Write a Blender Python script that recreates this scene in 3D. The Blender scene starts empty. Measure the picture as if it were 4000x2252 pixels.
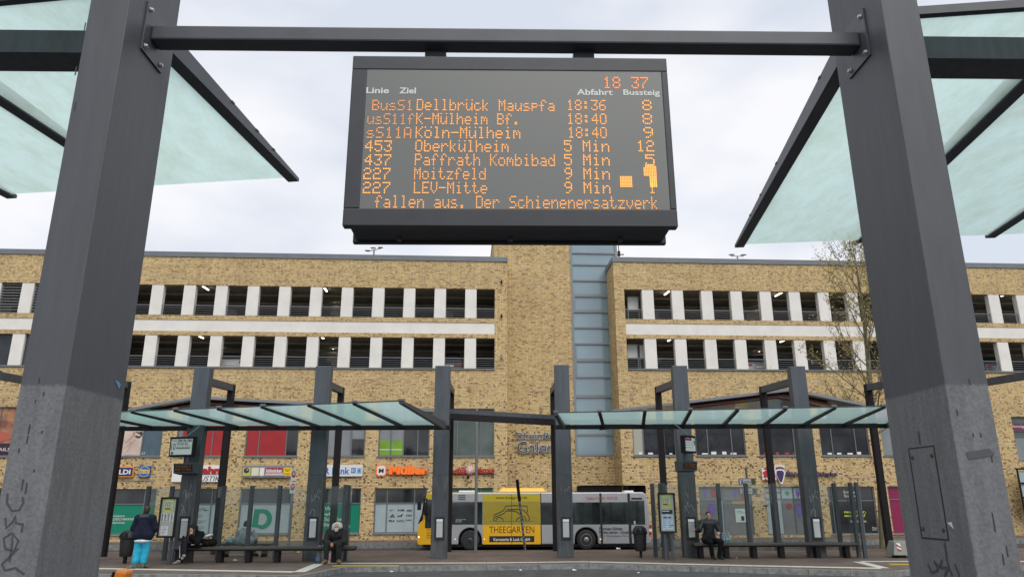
import bpy, math, random
import numpy as np
from math import radians as R, sin, cos, pi, sqrt, atan2
from mathutils import Vector, Matrix
random.seed(7); np.random.seed(7)
SC = bpy.context.scene
COL = SC.collection
# ------------------------------------------------------------------ camera
F, TH, EPS, CZ = 2858.0, R(16.1), 0.0037, 1.8
_R0, _U0 = Vector((1, 0, 0)), Vector((0, -sin(TH), cos(TH)))
FW = Vector((0, cos(TH), sin(TH)))
RT = _R0 * cos(EPS) - _U0 * sin(EPS)
UP = _U0 * cos(EPS) + _R0 * sin(EPS)
CAM = Vector((0, 0, CZ))
cd = bpy.data.cameras.new('camera'); cam = bpy.data.objects.new('camera', cd); COL.objects.link(cam)
cd.sensor_width = 36; cd.lens = F / 4000 * 36; cd.clip_start = .05; cd.clip_end = 2000
m = Matrix.Identity(4)
for i in range(3):
    m[i][0], m[i][1], m[i][2], m[i][3] = RT[i], UP[i], -FW[i], CAM[i]
cam.matrix_world = m; SC.camera = cam
# ------------------------------------------------------------------ overcast daylight
SUN_EL, SUN_ROT = R(52), R(200)
w = bpy.data.worlds.new('World'); SC.world = w; w.use_nodes = True
nt = w.node_tree; N = nt.nodes; L = nt.links
bg = N['Background']; bg.inputs['Strength'].default_value = .1
sky = N.new('ShaderNodeTexSky'); sky.sky_type = 'NISHITA'; sky.sun_disc = False
sky.sun_elevation = SUN_EL; sky.sun_rotation = SUN_ROT
tc = N.new('ShaderNodeTexCoord'); mp = N.new('ShaderNodeMapping'); mp.inputs['Scale'].default_value = (1, 1, 2.2)
no = N.new('ShaderNodeTexNoise'); no.inputs['Scale'].default_value = 2.6; no.inputs['Detail'].default_value = 4; no.inputs['Roughness'].default_value = .45
rp = N.new('ShaderNodeValToRGB'); rp.color_ramp.elements[0].position = .40; rp.color_ramp.elements[1].position = .60
rp.color_ramp.elements[0].color = (.69, .74, .83, 1); rp.color_ramp.elements[1].color = (.95, .945, .975, 1)
sc_ = N.new('ShaderNodeVectorMath'); sc_.operation = 'SCALE'; sc_.inputs['Scale'].default_value = 7.3
mx = N.new('ShaderNodeMix'); mx.data_type = 'RGBA'; mx.inputs['Factor'].default_value = .93
L.new(tc.outputs['Generated'], mp.inputs[0]); L.new(mp.outputs[0], no.inputs['Vector']); L.new(no.outputs['Fac'], rp.inputs[0])
L.new(rp.outputs[0], sc_.inputs[0]); L.new(sky.outputs[0], mx.inputs['A']); L.new(sc_.outputs[0], mx.inputs['B'])
L.new(mx.outputs['Result'], bg.inputs['Color'])
sd = bpy.data.lights.new('sun', 'SUN'); sd.energy = 1.5; sd.angle = R(50); sd.color = (1, .97, .92)
so = bpy.data.objects.new('sun', sd); COL.objects.link(so)
so.rotation_euler = Vector((sin(R(20)) * cos(SUN_EL), -cos(R(20)) * cos(SUN_EL), sin(SUN_EL))).to_track_quat('Z', 'Y').to_euler()
vs = SC.view_settings; vs.view_transform = 'Standard'; vs.look = 'None'; vs.exposure = .55; vs.gamma = 1
try: SC.cycles.max_bounces = 8; SC.cycles.transparent_max_bounces = 16
except Exception: pass
# ------------------------------------------------------------------ pixel rays (photo pixels, 4000 wide)
def ray(u, v): return FW + RT * ((u - 2000) / F) - UP * ((v - 1126) / F)
def at_y(u, v, Y):
    d = ray(u, v); return CAM + d * (Y / d.y)
def at_z(u, v, Z):
    d = ray(u, v); return CAM + d * ((Z - CZ) / d.z)
class Frame:                                    # vertical plane frame: x along, y into the scene, z up
    def __init__(s, origin, rotz):
        s.M = Matrix.Translation(origin) @ Matrix.Rotation(rotz, 4, 'Z'); s.I = s.M.inverted()
    def px(s, u, v, d=0.0):
        o = s.I @ CAM; r = s.I.to_3x3() @ ray(u, v); t = (d - o.y) / r.y
        return (o.x + r.x * t, o.z + r.z * t)
FAC = Frame(Vector((0, 45, 0)), R(3.6)); fp = FAC.px
NEAR = Frame(Vector((0, 4.0, 0)), R(1.2)); nf = NEAR.px
IDM = Matrix.Identity(4)
# ------------------------------------------------------------------ materials
MATS = {}
def mat(name, c, rough=.6, metal=0, spec=.5, var=0.0, scale=6.0, emit=0, bump=0.0, stretch=None, c2=None, lo=.35, hi=.65, coat=0):
    if name in MATS: return MATS[name]
    m = bpy.data.materials.new(name); m.use_nodes = True; MATS[name] = m
    n, l = m.node_tree.nodes, m.node_tree.links; p = n['Principled BSDF']
    p.inputs['Base Color'].default_value = (*c, 1); p.inputs['Roughness'].default_value = rough
    p.inputs['Metallic'].default_value = metal; p.inputs['Specular IOR Level'].default_value = spec
    p.inputs['Coat Weight'].default_value = coat
    if var or c2 or bump:
        t = n.new('ShaderNodeTexCoord'); x = n.new('ShaderNodeTexNoise'); x.inputs['Scale'].default_value = scale; x.inputs['Detail'].default_value = 5
        if stretch:
            q = n.new('ShaderNodeMapping'); q.inputs['Scale'].default_value = stretch
            l.new(t.outputs['Object'], q.inputs[0]); l.new(q.outputs[0], x.inputs['Vector'])
        else: l.new(t.outputs['Object'], x.inputs['Vector'])
        r = n.new('ShaderNodeValToRGB'); e = r.color_ramp.elements; e[0].position = lo; e[1].position = hi
        a = c; b = c2 or tuple(min(1, k * (1 + var)) for k in c)
        if not c2: a = tuple(k * (1 - var) for k in c)
        e[0].color = (*a, 1); e[1].color = (*b, 1)
        l.new(x.outputs['Fac'], r.inputs[0]); l.new(r.outputs[0], p.inputs['Base Color'])
        if bump:
            bn = n.new('ShaderNodeBump'); bn.inputs['Strength'].default_value = bump; bn.inputs['Distance'].default_value = .01
            l.new(x.outputs['Fac'], bn.inputs['Height']); l.new(bn.outputs[0], p.inputs['Normal'])
    if emit:
        p.inputs['Emission Color'].default_value = (*c, 1); p.inputs['Emission Strength'].default_value = emit
    return m
def glass(name, tint, alpha_diff, tr=.5, rough=.05, dirt=0.0, dirtc=(.16, .19, .12)):
    """see-through sheet: tinted transparency + body colour (diffuse/translucent) + gloss; dirt adds stains of its own"""
    if name in MATS: return MATS[name]
    m = bpy.data.materials.new(name); m.use_nodes = True; MATS[name] = m
    n, l = m.node_tree.nodes, m.node_tree.links; n.remove(n['Principled BSDF']); out = n['Material Output']
    tp = n.new('ShaderNodeBsdfTransparent'); tp.inputs[0].default_value = (*tint, 1)
    tl = n.new('ShaderNodeBsdfTranslucent'); tl.inputs[0].default_value = (*alpha_diff, 1)
    df = n.new('ShaderNodeBsdfDiffuse'); df.inputs[0].default_value = (*alpha_diff, 1)
    gl = n.new('ShaderNodeBsdfGlossy'); gl.inputs['Roughness'].default_value = rough; gl.inputs[0].default_value = (.9, .95, .95, 1)
    m1 = n.new('ShaderNodeMixShader'); m1.inputs[0].default_value = .25
    m2 = n.new('ShaderNodeMixShader'); m2.inputs[0].default_value = 1 - tr
    m3 = n.new('ShaderNodeMixShader'); fr = n.new('ShaderNodeFresnel'); bk = n.new('ShaderNodeNewGeometry'); io = n.new('ShaderNodeMapRange'); io.inputs[3].default_value = 1.45; io.inputs[4].default_value = 1 / 1.45; l.new(bk.outputs['Backfacing'], io.inputs[0]); l.new(io.outputs[0], fr.inputs[0])
    l.new(tl.outputs[0], m1.inputs[1]); l.new(df.outputs[0], m1.inputs[2]); l.new(tp.outputs[0], m2.inputs[1]); l.new(m1.outputs[0], m2.inputs[2])
    l.new(m2.outputs[0], m3.inputs[1]); l.new(gl.outputs[0], m3.inputs[2]); l.new(fr.outputs[0], m3.inputs[0]); l.new(m3.outputs[0], out.inputs[0])
    if dirt:
        t = n.new('ShaderNodeTexCoord'); q = n.new('ShaderNodeMapping'); q.inputs['Scale'].default_value = (1.1, .5, 1); q.inputs['Rotation'].default_value = (0, 0, .5)
        x = n.new('ShaderNodeTexNoise'); x.inputs['Scale'].default_value = 2.6; x.inputs['Detail'].default_value = 12; x.inputs['Roughness'].default_value = .78
        r = n.new('ShaderNodeValToRGB'); r.color_ramp.elements[0].position = .42; r.color_ramp.elements[1].position = .72
        r.color_ramp.elements[0].color = (*alpha_diff, 1); r.color_ramp.elements[1].color = tuple(a * (1 - dirt) + b * dirt for a, b in zip(alpha_diff, dirtc)) + (1,)
        l.new(t.outputs['Object'], q.inputs[0]); l.new(q.outputs[0], x.inputs['Vector']); l.new(x.outputs['Fac'], r.inputs[0])
        l.new(r.outputs[0], tl.inputs[0]); l.new(r.outputs[0], df.inputs[0])
    return m
CLEAR = glass('clear_glass_face', (.97, .99, .98), (.5, .6, .58), .99, .05)
def pane(q, th, m, root, nm='glass_pane'):
    q = [Vector(p) for p in q]
    if (q[1] - q[0]).cross(q[2] - q[1]).z < 0: q = q[::-1]
    lo = [Vector(p) - Vector((0, 0, th)) for p in q]; b = MB(); b.add(lo, [(3, 2, 1, 0)]); b.cur = 1; b.add(lo + list(q), [(4, 5, 6, 7), (0, 1, 5, 4), (1, 2, 6, 5), (2, 3, 7, 6), (3, 0, 4, 7)])
    return b.build(nm, [m, CLEAR], root)
def brick_mat():
    m = bpy.data.materials.new('yellow_brick'); m.use_nodes = True
    n, l = m.node_tree.nodes, m.node_tree.links; p = n['Principled BSDF']; p.inputs['Roughness'].default_value = .85; p.inputs['Specular IOR Level'].default_value = .25
    t = n.new('ShaderNodeTexCoord'); s = n.new('ShaderNodeSeparateXYZ'); a = n.new('ShaderNodeMath'); a.operation = 'ADD'; c = n.new('ShaderNodeCombineXYZ')
    l.new(t.outputs['Object'], s.inputs[0]); l.new(s.outputs[0], a.inputs[0]); l.new(s.outputs[1], a.inputs[1]); l.new(a.outputs[0], c.inputs[0]); l.new(s.outputs[2], c.inputs[1])
    def br(wd, sq, sf, off):
        b = n.new('ShaderNodeTexBrick'); b.inputs['Scale'].default_value = 1; b.inputs['Brick Width'].default_value = wd; b.inputs['Row Height'].default_value = .092
        b.inputs['Mortar Size'].default_value = .008; b.inputs['Mortar Smooth'].default_value = .2; b.inputs['Color1'].default_value = (0, 0, 0, 1); b.inputs['Color2'].default_value = (1, 1, 1, 1)
        b.inputs['Mortar'].default_value = (.5, .5, .5, 1); b.squash = sq; b.squash_frequency = sf; b.offset = off; l.new(c.outputs[0], b.inputs['Vector']); return b
    b = br(.22, .56, 2, .5)
    def ramp(src, st):
        r = n.new('ShaderNodeValToRGB'); r.color_ramp.interpolation = 'CONSTANT'; e = r.color_ramp.elements
        e[0].position, e[0].color = st[0][0], (*st[0][1], 1); e[1].position, e[1].color = st[1][0], (*st[1][1], 1)
        for q, k in st[2:]: x = e.new(q); x.color = (*k, 1)
        l.new(src, r.inputs[0]); return r.outputs[0]
    main = ramp(b.outputs['Color'], [(0, (.38, .25, .125)), (.05, (.50, .35, .18)), (.18, (.52, .40, .24)), (.28, (.60, .435, .21)), (.55, (.64, .47, .225)), (.8, (.69, .525, .27))])
    b2 = br(.12, 1, 2, .37); mask = ramp(b2.outputs['Color'], [(0, (1, 1, 1)), (.085, (.5, .5, .5)), (.15, (0, 0, 0))])
    hd = n.new('ShaderNodeMix'); hd.data_type = 'RGBA'; hd.inputs['B'].default_value = (.125, .07, .042, 1); zr = n.new('ShaderNodeMapRange'); zr.inputs[1].default_value = 5.5; zr.inputs[2].default_value = 9.5; zr.inputs[3].default_value = 1.0; zr.inputs[4].default_value = .5; l.new(s.outputs[2], zr.inputs[0])
    mk = n.new('ShaderNodeMath'); mk.operation = 'MULTIPLY'; l.new(mask, mk.inputs[0]); l.new(zr.outputs[0], mk.inputs[1]); l.new(mk.outputs[0], hd.inputs['Factor']); l.new(main, hd.inputs['A'])
    nz = n.new('ShaderNodeTexNoise'); nz.inputs['Scale'].default_value = .45; nz.inputs['Detail'].default_value = 4; l.new(t.outputs['Object'], nz.inputs['Vector'])
    rr = n.new('ShaderNodeMapRange'); rr.inputs[1].default_value = .3; rr.inputs[2].default_value = .7; rr.inputs[3].default_value = .86; rr.inputs[4].default_value = 1.04; l.new(nz.outputs['Fac'], rr.inputs[0])
    qs = n.new('ShaderNodeMapping'); qs.inputs['Scale'].default_value = (2.2, 2.2, .16); ns = n.new('ShaderNodeTexNoise'); ns.inputs['Scale'].default_value = 1.0; ns.inputs['Detail'].default_value = 5; l.new(t.outputs['Object'], qs.inputs[0]); l.new(qs.outputs[0], ns.inputs['Vector'])
    r2 = n.new('ShaderNodeMapRange'); r2.inputs[1].default_value = .55; r2.inputs[2].default_value = .8; r2.inputs[3].default_value = 1.0; r2.inputs[4].default_value = .72; l.new(ns.outputs['Fac'], r2.inputs[0])
    m2 = n.new('ShaderNodeMath'); m2.operation = 'MULTIPLY'; l.new(rr.outputs[0], m2.inputs[0]); l.new(r2.outputs[0], m2.inputs[1]); rr = m2
    mu = n.new('ShaderNodeVectorMath'); mu.operation = 'SCALE'; l.new(hd.outputs['Result'], mu.inputs[0]); l.new(rr.outputs[0], mu.inputs['Scale'])
    x = n.new('ShaderNodeMix'); x.data_type = 'RGBA'; x.inputs['B'].default_value = (.30, .225, .13, 1)
    l.new(b.outputs['Fac'], x.inputs['Factor']); l.new(mu.outputs[0], x.inputs['A']); l.new(x.outputs['Result'], p.inputs['Base Color'])
    bn = n.new('ShaderNodeBump'); bn.inputs['Strength'].default_value = .5; bn.inputs['Distance'].default_value = .015; bn.invert = True
    l.new(b.outputs['Fac'], bn.inputs['Height']); l.new(bn.outputs[0], p.inputs['Normal'])
    MATS['yellow_brick'] = m; return m
def pillar_mat(name, top, low, zsplit):
    """dark paint above, scuffed pale anti-graffiti coat below a hand-rolled edge"""
    m = bpy.data.materials.new(name); m.use_nodes = True; n, l = m.node_tree.nodes, m.node_tree.links; p = n['Principled BSDF']
    p.inputs['Roughness'].default_value = .5; p.inputs['Specular IOR Level'].default_value = .4
    g = n.new('ShaderNodeNewGeometry'); s = n.new('ShaderNodeSeparateXYZ'); l.new(g.outputs['Position'], s.inputs[0])
    n1 = n.new('ShaderNodeTexNoise'); n1.inputs['Scale'].default_value = 62; n1.inputs['Detail'].default_value = 8; n1.inputs['Roughness'].default_value = .7
    n2 = n.new('ShaderNodeTexNoise'); n2.inputs['Scale'].default_value = 3; n2.inputs['Detail'].default_value = 6
    q = n.new('ShaderNodeMapping'); q.inputs['Scale'].default_value = (6, 6, .8); n3 = n.new('ShaderNodeTexNoise'); n3.inputs['Scale'].default_value = 3.5; n3.inputs['Detail'].default_value = 5
    l.new(g.outputs['Position'], n1.inputs['Vector']); l.new(g.outputs['Position'], n2.inputs['Vector']); l.new(g.outputs['Position'], q.inputs[0]); l.new(q.outputs[0], n3.inputs['Vector'])
    def math(op, a, b):
        k = n.new('ShaderNodeMath'); k.operation = op
        for i, v in enumerate((a, b)):
            if isinstance(v, (int, float)): k.inputs[i].default_value = v
            else: l.new(v, k.inputs[i])
        return k.outputs[0]
    def ramp(src, a, b, ca, cb):
        r = n.new('ShaderNodeValToRGB'); r.color_ramp.elements[0].position = a; r.color_ramp.elements[1].position = b
        r.color_ramp.elements[0].color = (*ca, 1); r.color_ramp.elements[1].color = (*cb, 1); l.new(src, r.inputs[0]); return r.outputs[0]
    h = math('SUBTRACT', zsplit, s.outputs[2]); h = math('ADD', h, math('MULTIPLY', math('SUBTRACT', n1.outputs['Fac'], .5), .03)); h = math('MULTIPLY', h, 60); h = math('ADD', h, .5)
    cl = n.new('ShaderNodeClamp'); l.new(h, cl.inputs[0])
    lowc = ramp(n1.outputs['Fac'], .36, .6, tuple(k * .74 for k in low), tuple(k * 1.08 for k in low))
    strk = ramp(n3.outputs['Fac'], .35, .7, (1.05, 1.05, 1.05), (.82, .82, .83))
    lo2 = n.new('ShaderNodeMix'); lo2.data_type = 'RGBA'; lo2.blend_type = 'MULTIPLY'; lo2.inputs['Factor'].default_value = 1; l.new(lowc, lo2.inputs['A']); l.new(strk, lo2.inputs['B'])
    topc = ramp(n3.outputs['Fac'], .3, .75, tuple(k * .93 for k in top), tuple(k * 1.1 for k in top))
    x = n.new('ShaderNodeMix'); x.data_type = 'RGBA'; l.new(cl.outputs[0], x.inputs['Factor']); l.new(topc, x.inputs['A']); l.new(lo2.outputs['Result'], x.inputs['B'])
    l.new(x.outputs['Result'], p.inputs['Base Color'])
    bn = n.new('ShaderNodeBump'); bn.inputs['Strength'].default_value = .25; bn.inputs['Distance'].default_value = .004; l.new(n1.outputs['Fac'], bn.inputs['Height']); l.new(bn.outputs[0], p.inputs['Normal'])
    MATS[name] = m; return m
def paver_mat():
    m = bpy.data.materials.new('brown_pavers'); m.use_nodes = True; n, l = m.node_tree.nodes, m.node_tree.links; p = n['Principled BSDF']; p.inputs['Roughness'].default_value = .75
    g = n.new('ShaderNodeNewGeometry'); b = n.new('ShaderNodeTexBrick'); b.inputs['Scale'].default_value = 1; b.inputs['Brick Width'].default_value = .2; b.inputs['Row Height'].default_value = .092; b.inputs['Mortar Size'].default_value = .006
    b.inputs['Color1'].default_value = (.155, .105, .083, 1); b.inputs['Color2'].default_value = (.105, .076, .064, 1); b.inputs['Mortar'].default_value = (.07, .058, .05, 1)
    z = n.new('ShaderNodeTexNoise'); z.inputs['Scale'].default_value = .9; z.inputs['Detail'].default_value = 6
    l.new(g.outputs['Position'], b.inputs['Vector']); l.new(g.outputs['Position'], z.inputs['Vector'])
    r = n.new('ShaderNodeMapRange'); r.inputs[1].default_value = .3; r.inputs[2].default_value = .7; r.inputs[3].default_value = .72; r.inputs[4].default_value = 1.25; l.new(z.outputs['Fac'], r.inputs[0])
    k = n.new('ShaderNodeVectorMath'); k.operation = 'SCALE'; l.new(b.outputs['Color'], k.inputs[0]); l.new(r.outputs[0], k.inputs['Scale']); l.new(k.outputs[0], p.inputs['Base Color'])
    MATS['brown_pavers'] = m; return m
BRICK = brick_mat(); PAV = paver_mat()
WHITE = mat('white_render', (.73, .705, .655), .8, var=.05, scale=1.2)
COPING = mat('coping_metal', (.15, .165, .18), .4, var=.08, scale=2)
FRAMEM = mat('window_frame_grey', (.13, .14, .15), .45)
CONC = mat('deck_concrete', (.36, .335, .28), .9, var=.18, scale=1.5)
STEEL = mat('dark_grey_steel', (.052, .060, .070), .5, var=.16, scale=5, stretch=(3, 3, .5))
NSTEEL = mat('near_grey_steel', (.062, .068, .078), .45, var=.1, scale=6)
BLACK = mat('black_steel', (.014, .012, .014), .55, spec=.2, var=.15, scale=6)
RAILM = mat('galvanised_rail', (.20, .21, .22), .45, .4)
DARK = mat('dark_interior_glass', (.012, .013, .015), .06, spec=.6, c2=(.035, .038, .04), scale=.7)
MIRROR = mat('dark_reflecting_glass', (.016, .019, .022), .03, spec=.35, c2=(.05, .06, .065), scale=.5)
FROST = mat('frosted_pale_film', (.33, .40, .42), .3, var=.05, scale=2)
GREEN = mat('green_film', (.0, .19, .11), .35, var=.04, scale=2)
REDW = mat('red_film', (.33, .012, .014), .25, var=.12, scale=1.1)
WPAPER = mat('white_panel', (.72, .72, .70), .5)
INK = mat('black_print', (.012, .012, .013), .5)
# ------------------------------------------------------------------ mesh helpers
MW = {}
def mw(o): return MW.get(o.name, IDM) if o else IDM
class MB:
    def __init__(s, xf=None): s.v, s.f, s.mi, s.xf, s.cur, s.sm = [], [], [], xf or IDM, 0, []
    def add(s, vs, fs, smooth=False, closed=False):
        if closed:                                     # faces of a closed shape always look outwards
            q = [Vector(p) for p in vs]; o = q[0]; vol = 0
            for f in fs:
                for i in range(1, len(f) - 1): vol += (q[f[0]] - o).dot((q[f[i]] - o).cross(q[f[i + 1]] - o))
            if vol < 0: fs = [tuple(f)[::-1] for f in fs]
        b = len(s.v); s.v += [tuple(p) for p in vs]
        for f in fs: s.f.append(tuple(i + b for i in f)); s.mi.append(s.cur); s.sm.append(smooth)
        return s
    def box(s, x0, x1, y0, y1, z0, z1):
        x0, x1 = sorted((x0, x1)); y0, y1 = sorted((y0, y1)); z0, z1 = sorted((z0, z1))
        return s.hexa([(x0, y0, z0), (x1, y0, z0), (x1, y1, z0), (x0, y1, z0), (x0, y0, z1), (x1, y0, z1), (x1, y1, z1), (x0, y1, z1)])
    def hexa(s, p): return s.add(p, [(3, 2, 1, 0), (4, 5, 6, 7), (0, 1, 5, 4), (1, 2, 6, 5), (2, 3, 7, 6), (3, 0, 4, 7)], False, True)
    def beam(s, a, b, wd, h, up=(0, 0, 1), h2=None, w2=None):
        a, b = Vector(a), Vector(b); d = (b - a).normalized(); up = Vector(up); sd = d.cross(up)
        if sd.length < 1e-4: sd = d.cross(Vector((1, 0, 0)))
        sd.normalize(); u = sd.cross(d); h2 = h if h2 is None else h2; w2 = wd if w2 is None else w2; q = []
        for p, ww, hh in ((a, wd, h), (b, w2, h2)): q.append([p + sd * (x * ww / 2) + u * (y * hh / 2) for x, y in ((-1, -1), (1, -1), (1, 1), (-1, 1))])
        return s.add(q[0] + q[1], [(0, 3, 2, 1), (4, 5, 6, 7), (0, 1, 5, 4), (1, 2, 6, 5), (2, 3, 7, 6), (3, 0, 4, 7)], False, True)
    def prism(s, pts, vec):
        n = len(pts); vec = Vector(vec); a = [Vector(p) for p in pts]; b = [p + vec for p in a]
        return s.add(a + b, [tuple(range(n)), tuple(range(2 * n - 1, n - 1, -1))] + [(i, i + n, (i + 1) % n + n, (i + 1) % n) for i in range(n)], False, True)
    def quad(s, *p): return s.add(p, [tuple(range(len(p)))])
    def tube(s, pts, r, n=8, cap=True):
        pts = [Vector(p) for p in pts]; rs = r if isinstance(r, (list, tuple)) else [r] * len(pts); vs, fs = [], []; pu = None
        for i, p in enumerate(pts):
            d = (pts[min(i + 1, len(pts) - 1)] - pts[max(i - 1, 0)]).normalized()
            x = (pu - d * pu.dot(d)) if pu else d.orthogonal()
            x.normalize(); pu = x; y = d.cross(x)
            vs += [p + (x * cos(2 * pi * k / n) + y * sin(2 * pi * k / n)) * rs[i] for k in range(n)]
        for i in range(len(pts) - 1):
            fs += [(i * n + k, i * n + (k + 1) % n, (i + 1) * n + (k + 1) % n, (i + 1) * n + k) for k in range(n)]
        s.add(vs, fs, True)
        if cap: s.add(vs[:n], [tuple(range(n))[::-1]]); s.add(vs[-n:], [tuple(range(n))])
        return s
    def lathe(s, c, prof, n=16, axis='z', sx=1, sy=1):
        c = Vector(c); vs = []
        for r, h in prof:
            for k in range(n):
                a = 2 * pi * k / n; x, y = r * cos(a) * sx, r * sin(a) * sy
                vs.append(c + Vector({'z': (x, y, h), 'y': (x, h, y), 'x': (h, x, y)}[axis]))
        m_ = len(prof); fs = [(i * n + k, i * n + (k + 1) % n, (i + 1) * n + (k + 1) % n, (i + 1) * n + k) for i in range(m_ - 1) for k in range(n)]
        s.add(vs, fs, True); s.add(vs[:n], [tuple(range(n))[::-1]]); return s.add(vs[-n:], [tuple(range(n))])
    def ball(s, c, r, n=10):
        c = Vector(c); r = (r, r, r) if isinstance(r, (int, float)) else r; vs, fs = [], []
        for i in range(n + 1):
            t = pi * i / n
            for k in range(2 * n): a = pi * k / n; vs.append(c + Vector((r[0] * sin(t) * cos(a), r[1] * sin(t) * sin(a), r[2] * cos(t))))
        for i in range(n):
            for k in range(2 * n): fs.append((i * 2 * n + k, (i + 1) * 2 * n + k, (i + 1) * 2 * n + (k + 1) % (2 * n), i * 2 * n + (k + 1) % (2 * n)))
        return s.add(vs, fs, True)
    def build(s, name, mats, parent=None, bevel=0, label=None, seg=2):
        me = bpy.data.meshes.new(name); inv = mw(parent).inverted() @ s.xf
        me.from_pydata([inv @ Vector(p) for p in s.v], [], s.f)
        for k in (mats if isinstance(mats, (list, tuple)) else [mats]): me.materials.append(k)
        me.polygons.foreach_set('material_index', s.mi); me.polygons.foreach_set('use_smooth', s.sm); me.update()
        o = bpy.data.objects.new(name, me); COL.objects.link(o)
        if parent: o.parent = parent; MW[o.name] = mw(parent)
        if bevel:
            b = o.modifiers.new('bevel', 'BEVEL'); b.width = bevel; b.segments = seg; b.limit_method = 'ANGLE'; b.angle_limit = R(40)
        if label: o['label'] = label
        return o
def tag(o, label=None, cat=None, group=None, kind=None):
    for k, v in (('label', label), ('category', cat), ('group', group), ('kind', kind)):
        if v: o[k] = v
    return o
def thing(name, label, cat, loc=(0, 0, 0), rotz=0, group=None):
    o = bpy.data.objects.new(name, None); o.empty_display_size = .2; COL.objects.link(o)
    o.location = loc; o.rotation_euler = (0, 0, rotz); MW[o.name] = Matrix.Translation(Vector(loc)) @ Matrix.Rotation(rotz, 4, 'Z')
    return tag(o, label, cat, group)
def plane_y(Y): return Frame(Vector((0, Y, 0)), 0)
def text(body, xf, s0, s1, z0, z1, d, m, parent, name='lettering', ext=.004, bold=0.0, shear=0.0, keep=False, sp=1.0):
    cu = bpy.data.curves.new('t', 'FONT'); cu.body = body; cu.extrude = .01; cu.offset = bold; cu.shear = shear; cu.resolution_u = 3; cu.space_line = sp
    ob = bpy.data.objects.new('t', cu); me = bpy.data.meshes.new_from_object(ob); bpy.data.objects.remove(ob); bpy.data.curves.remove(cu)
    P = np.array([v.co[:] for v in me.vertices]); lo, hi = P.min(0), P.max(0)
    kx = (s1 - s0) / (hi[0] - lo[0]); kz = (z1 - z0) / (hi[1] - lo[1])
    b = MB(xf); b.add([(s0 + (x - lo[0]) * kx, d - (ext if z > 0 else 0), z0 + (y - lo[1]) * kz) for x, y, z in P], [tuple(p.vertices) for p in me.polygons])
    bpy.data.meshes.remove(me)
    return b.build(name, m, parent)
def stroke(b, pts, wd, y0, y1):
    """flat brush line through 2-D points (x,z) in the plane y0..y1"""
    P = [Vector((x, 0, z)) for x, z in pts]; Lf, Rg = [], []
    for i, p in enumerate(P):
        d = (P[min(i + 1, len(P) - 1)] - P[max(i - 1, 0)]); d.normalize(); nn = Vector((-d.z, 0, d.x)); ww = wd[i] if isinstance(wd, list) else wd
        Lf.append(p + nn * ww / 2); Rg.append(p - nn * ww / 2)
    for i in range(len(P) - 1):
        q = [Rg[i], Rg[i + 1], Lf[i + 1], Lf[i]]
        b.hexa([(k.x, y0, k.z) for k in q] + [(k.x, y1, k.z) for k in q])
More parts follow.
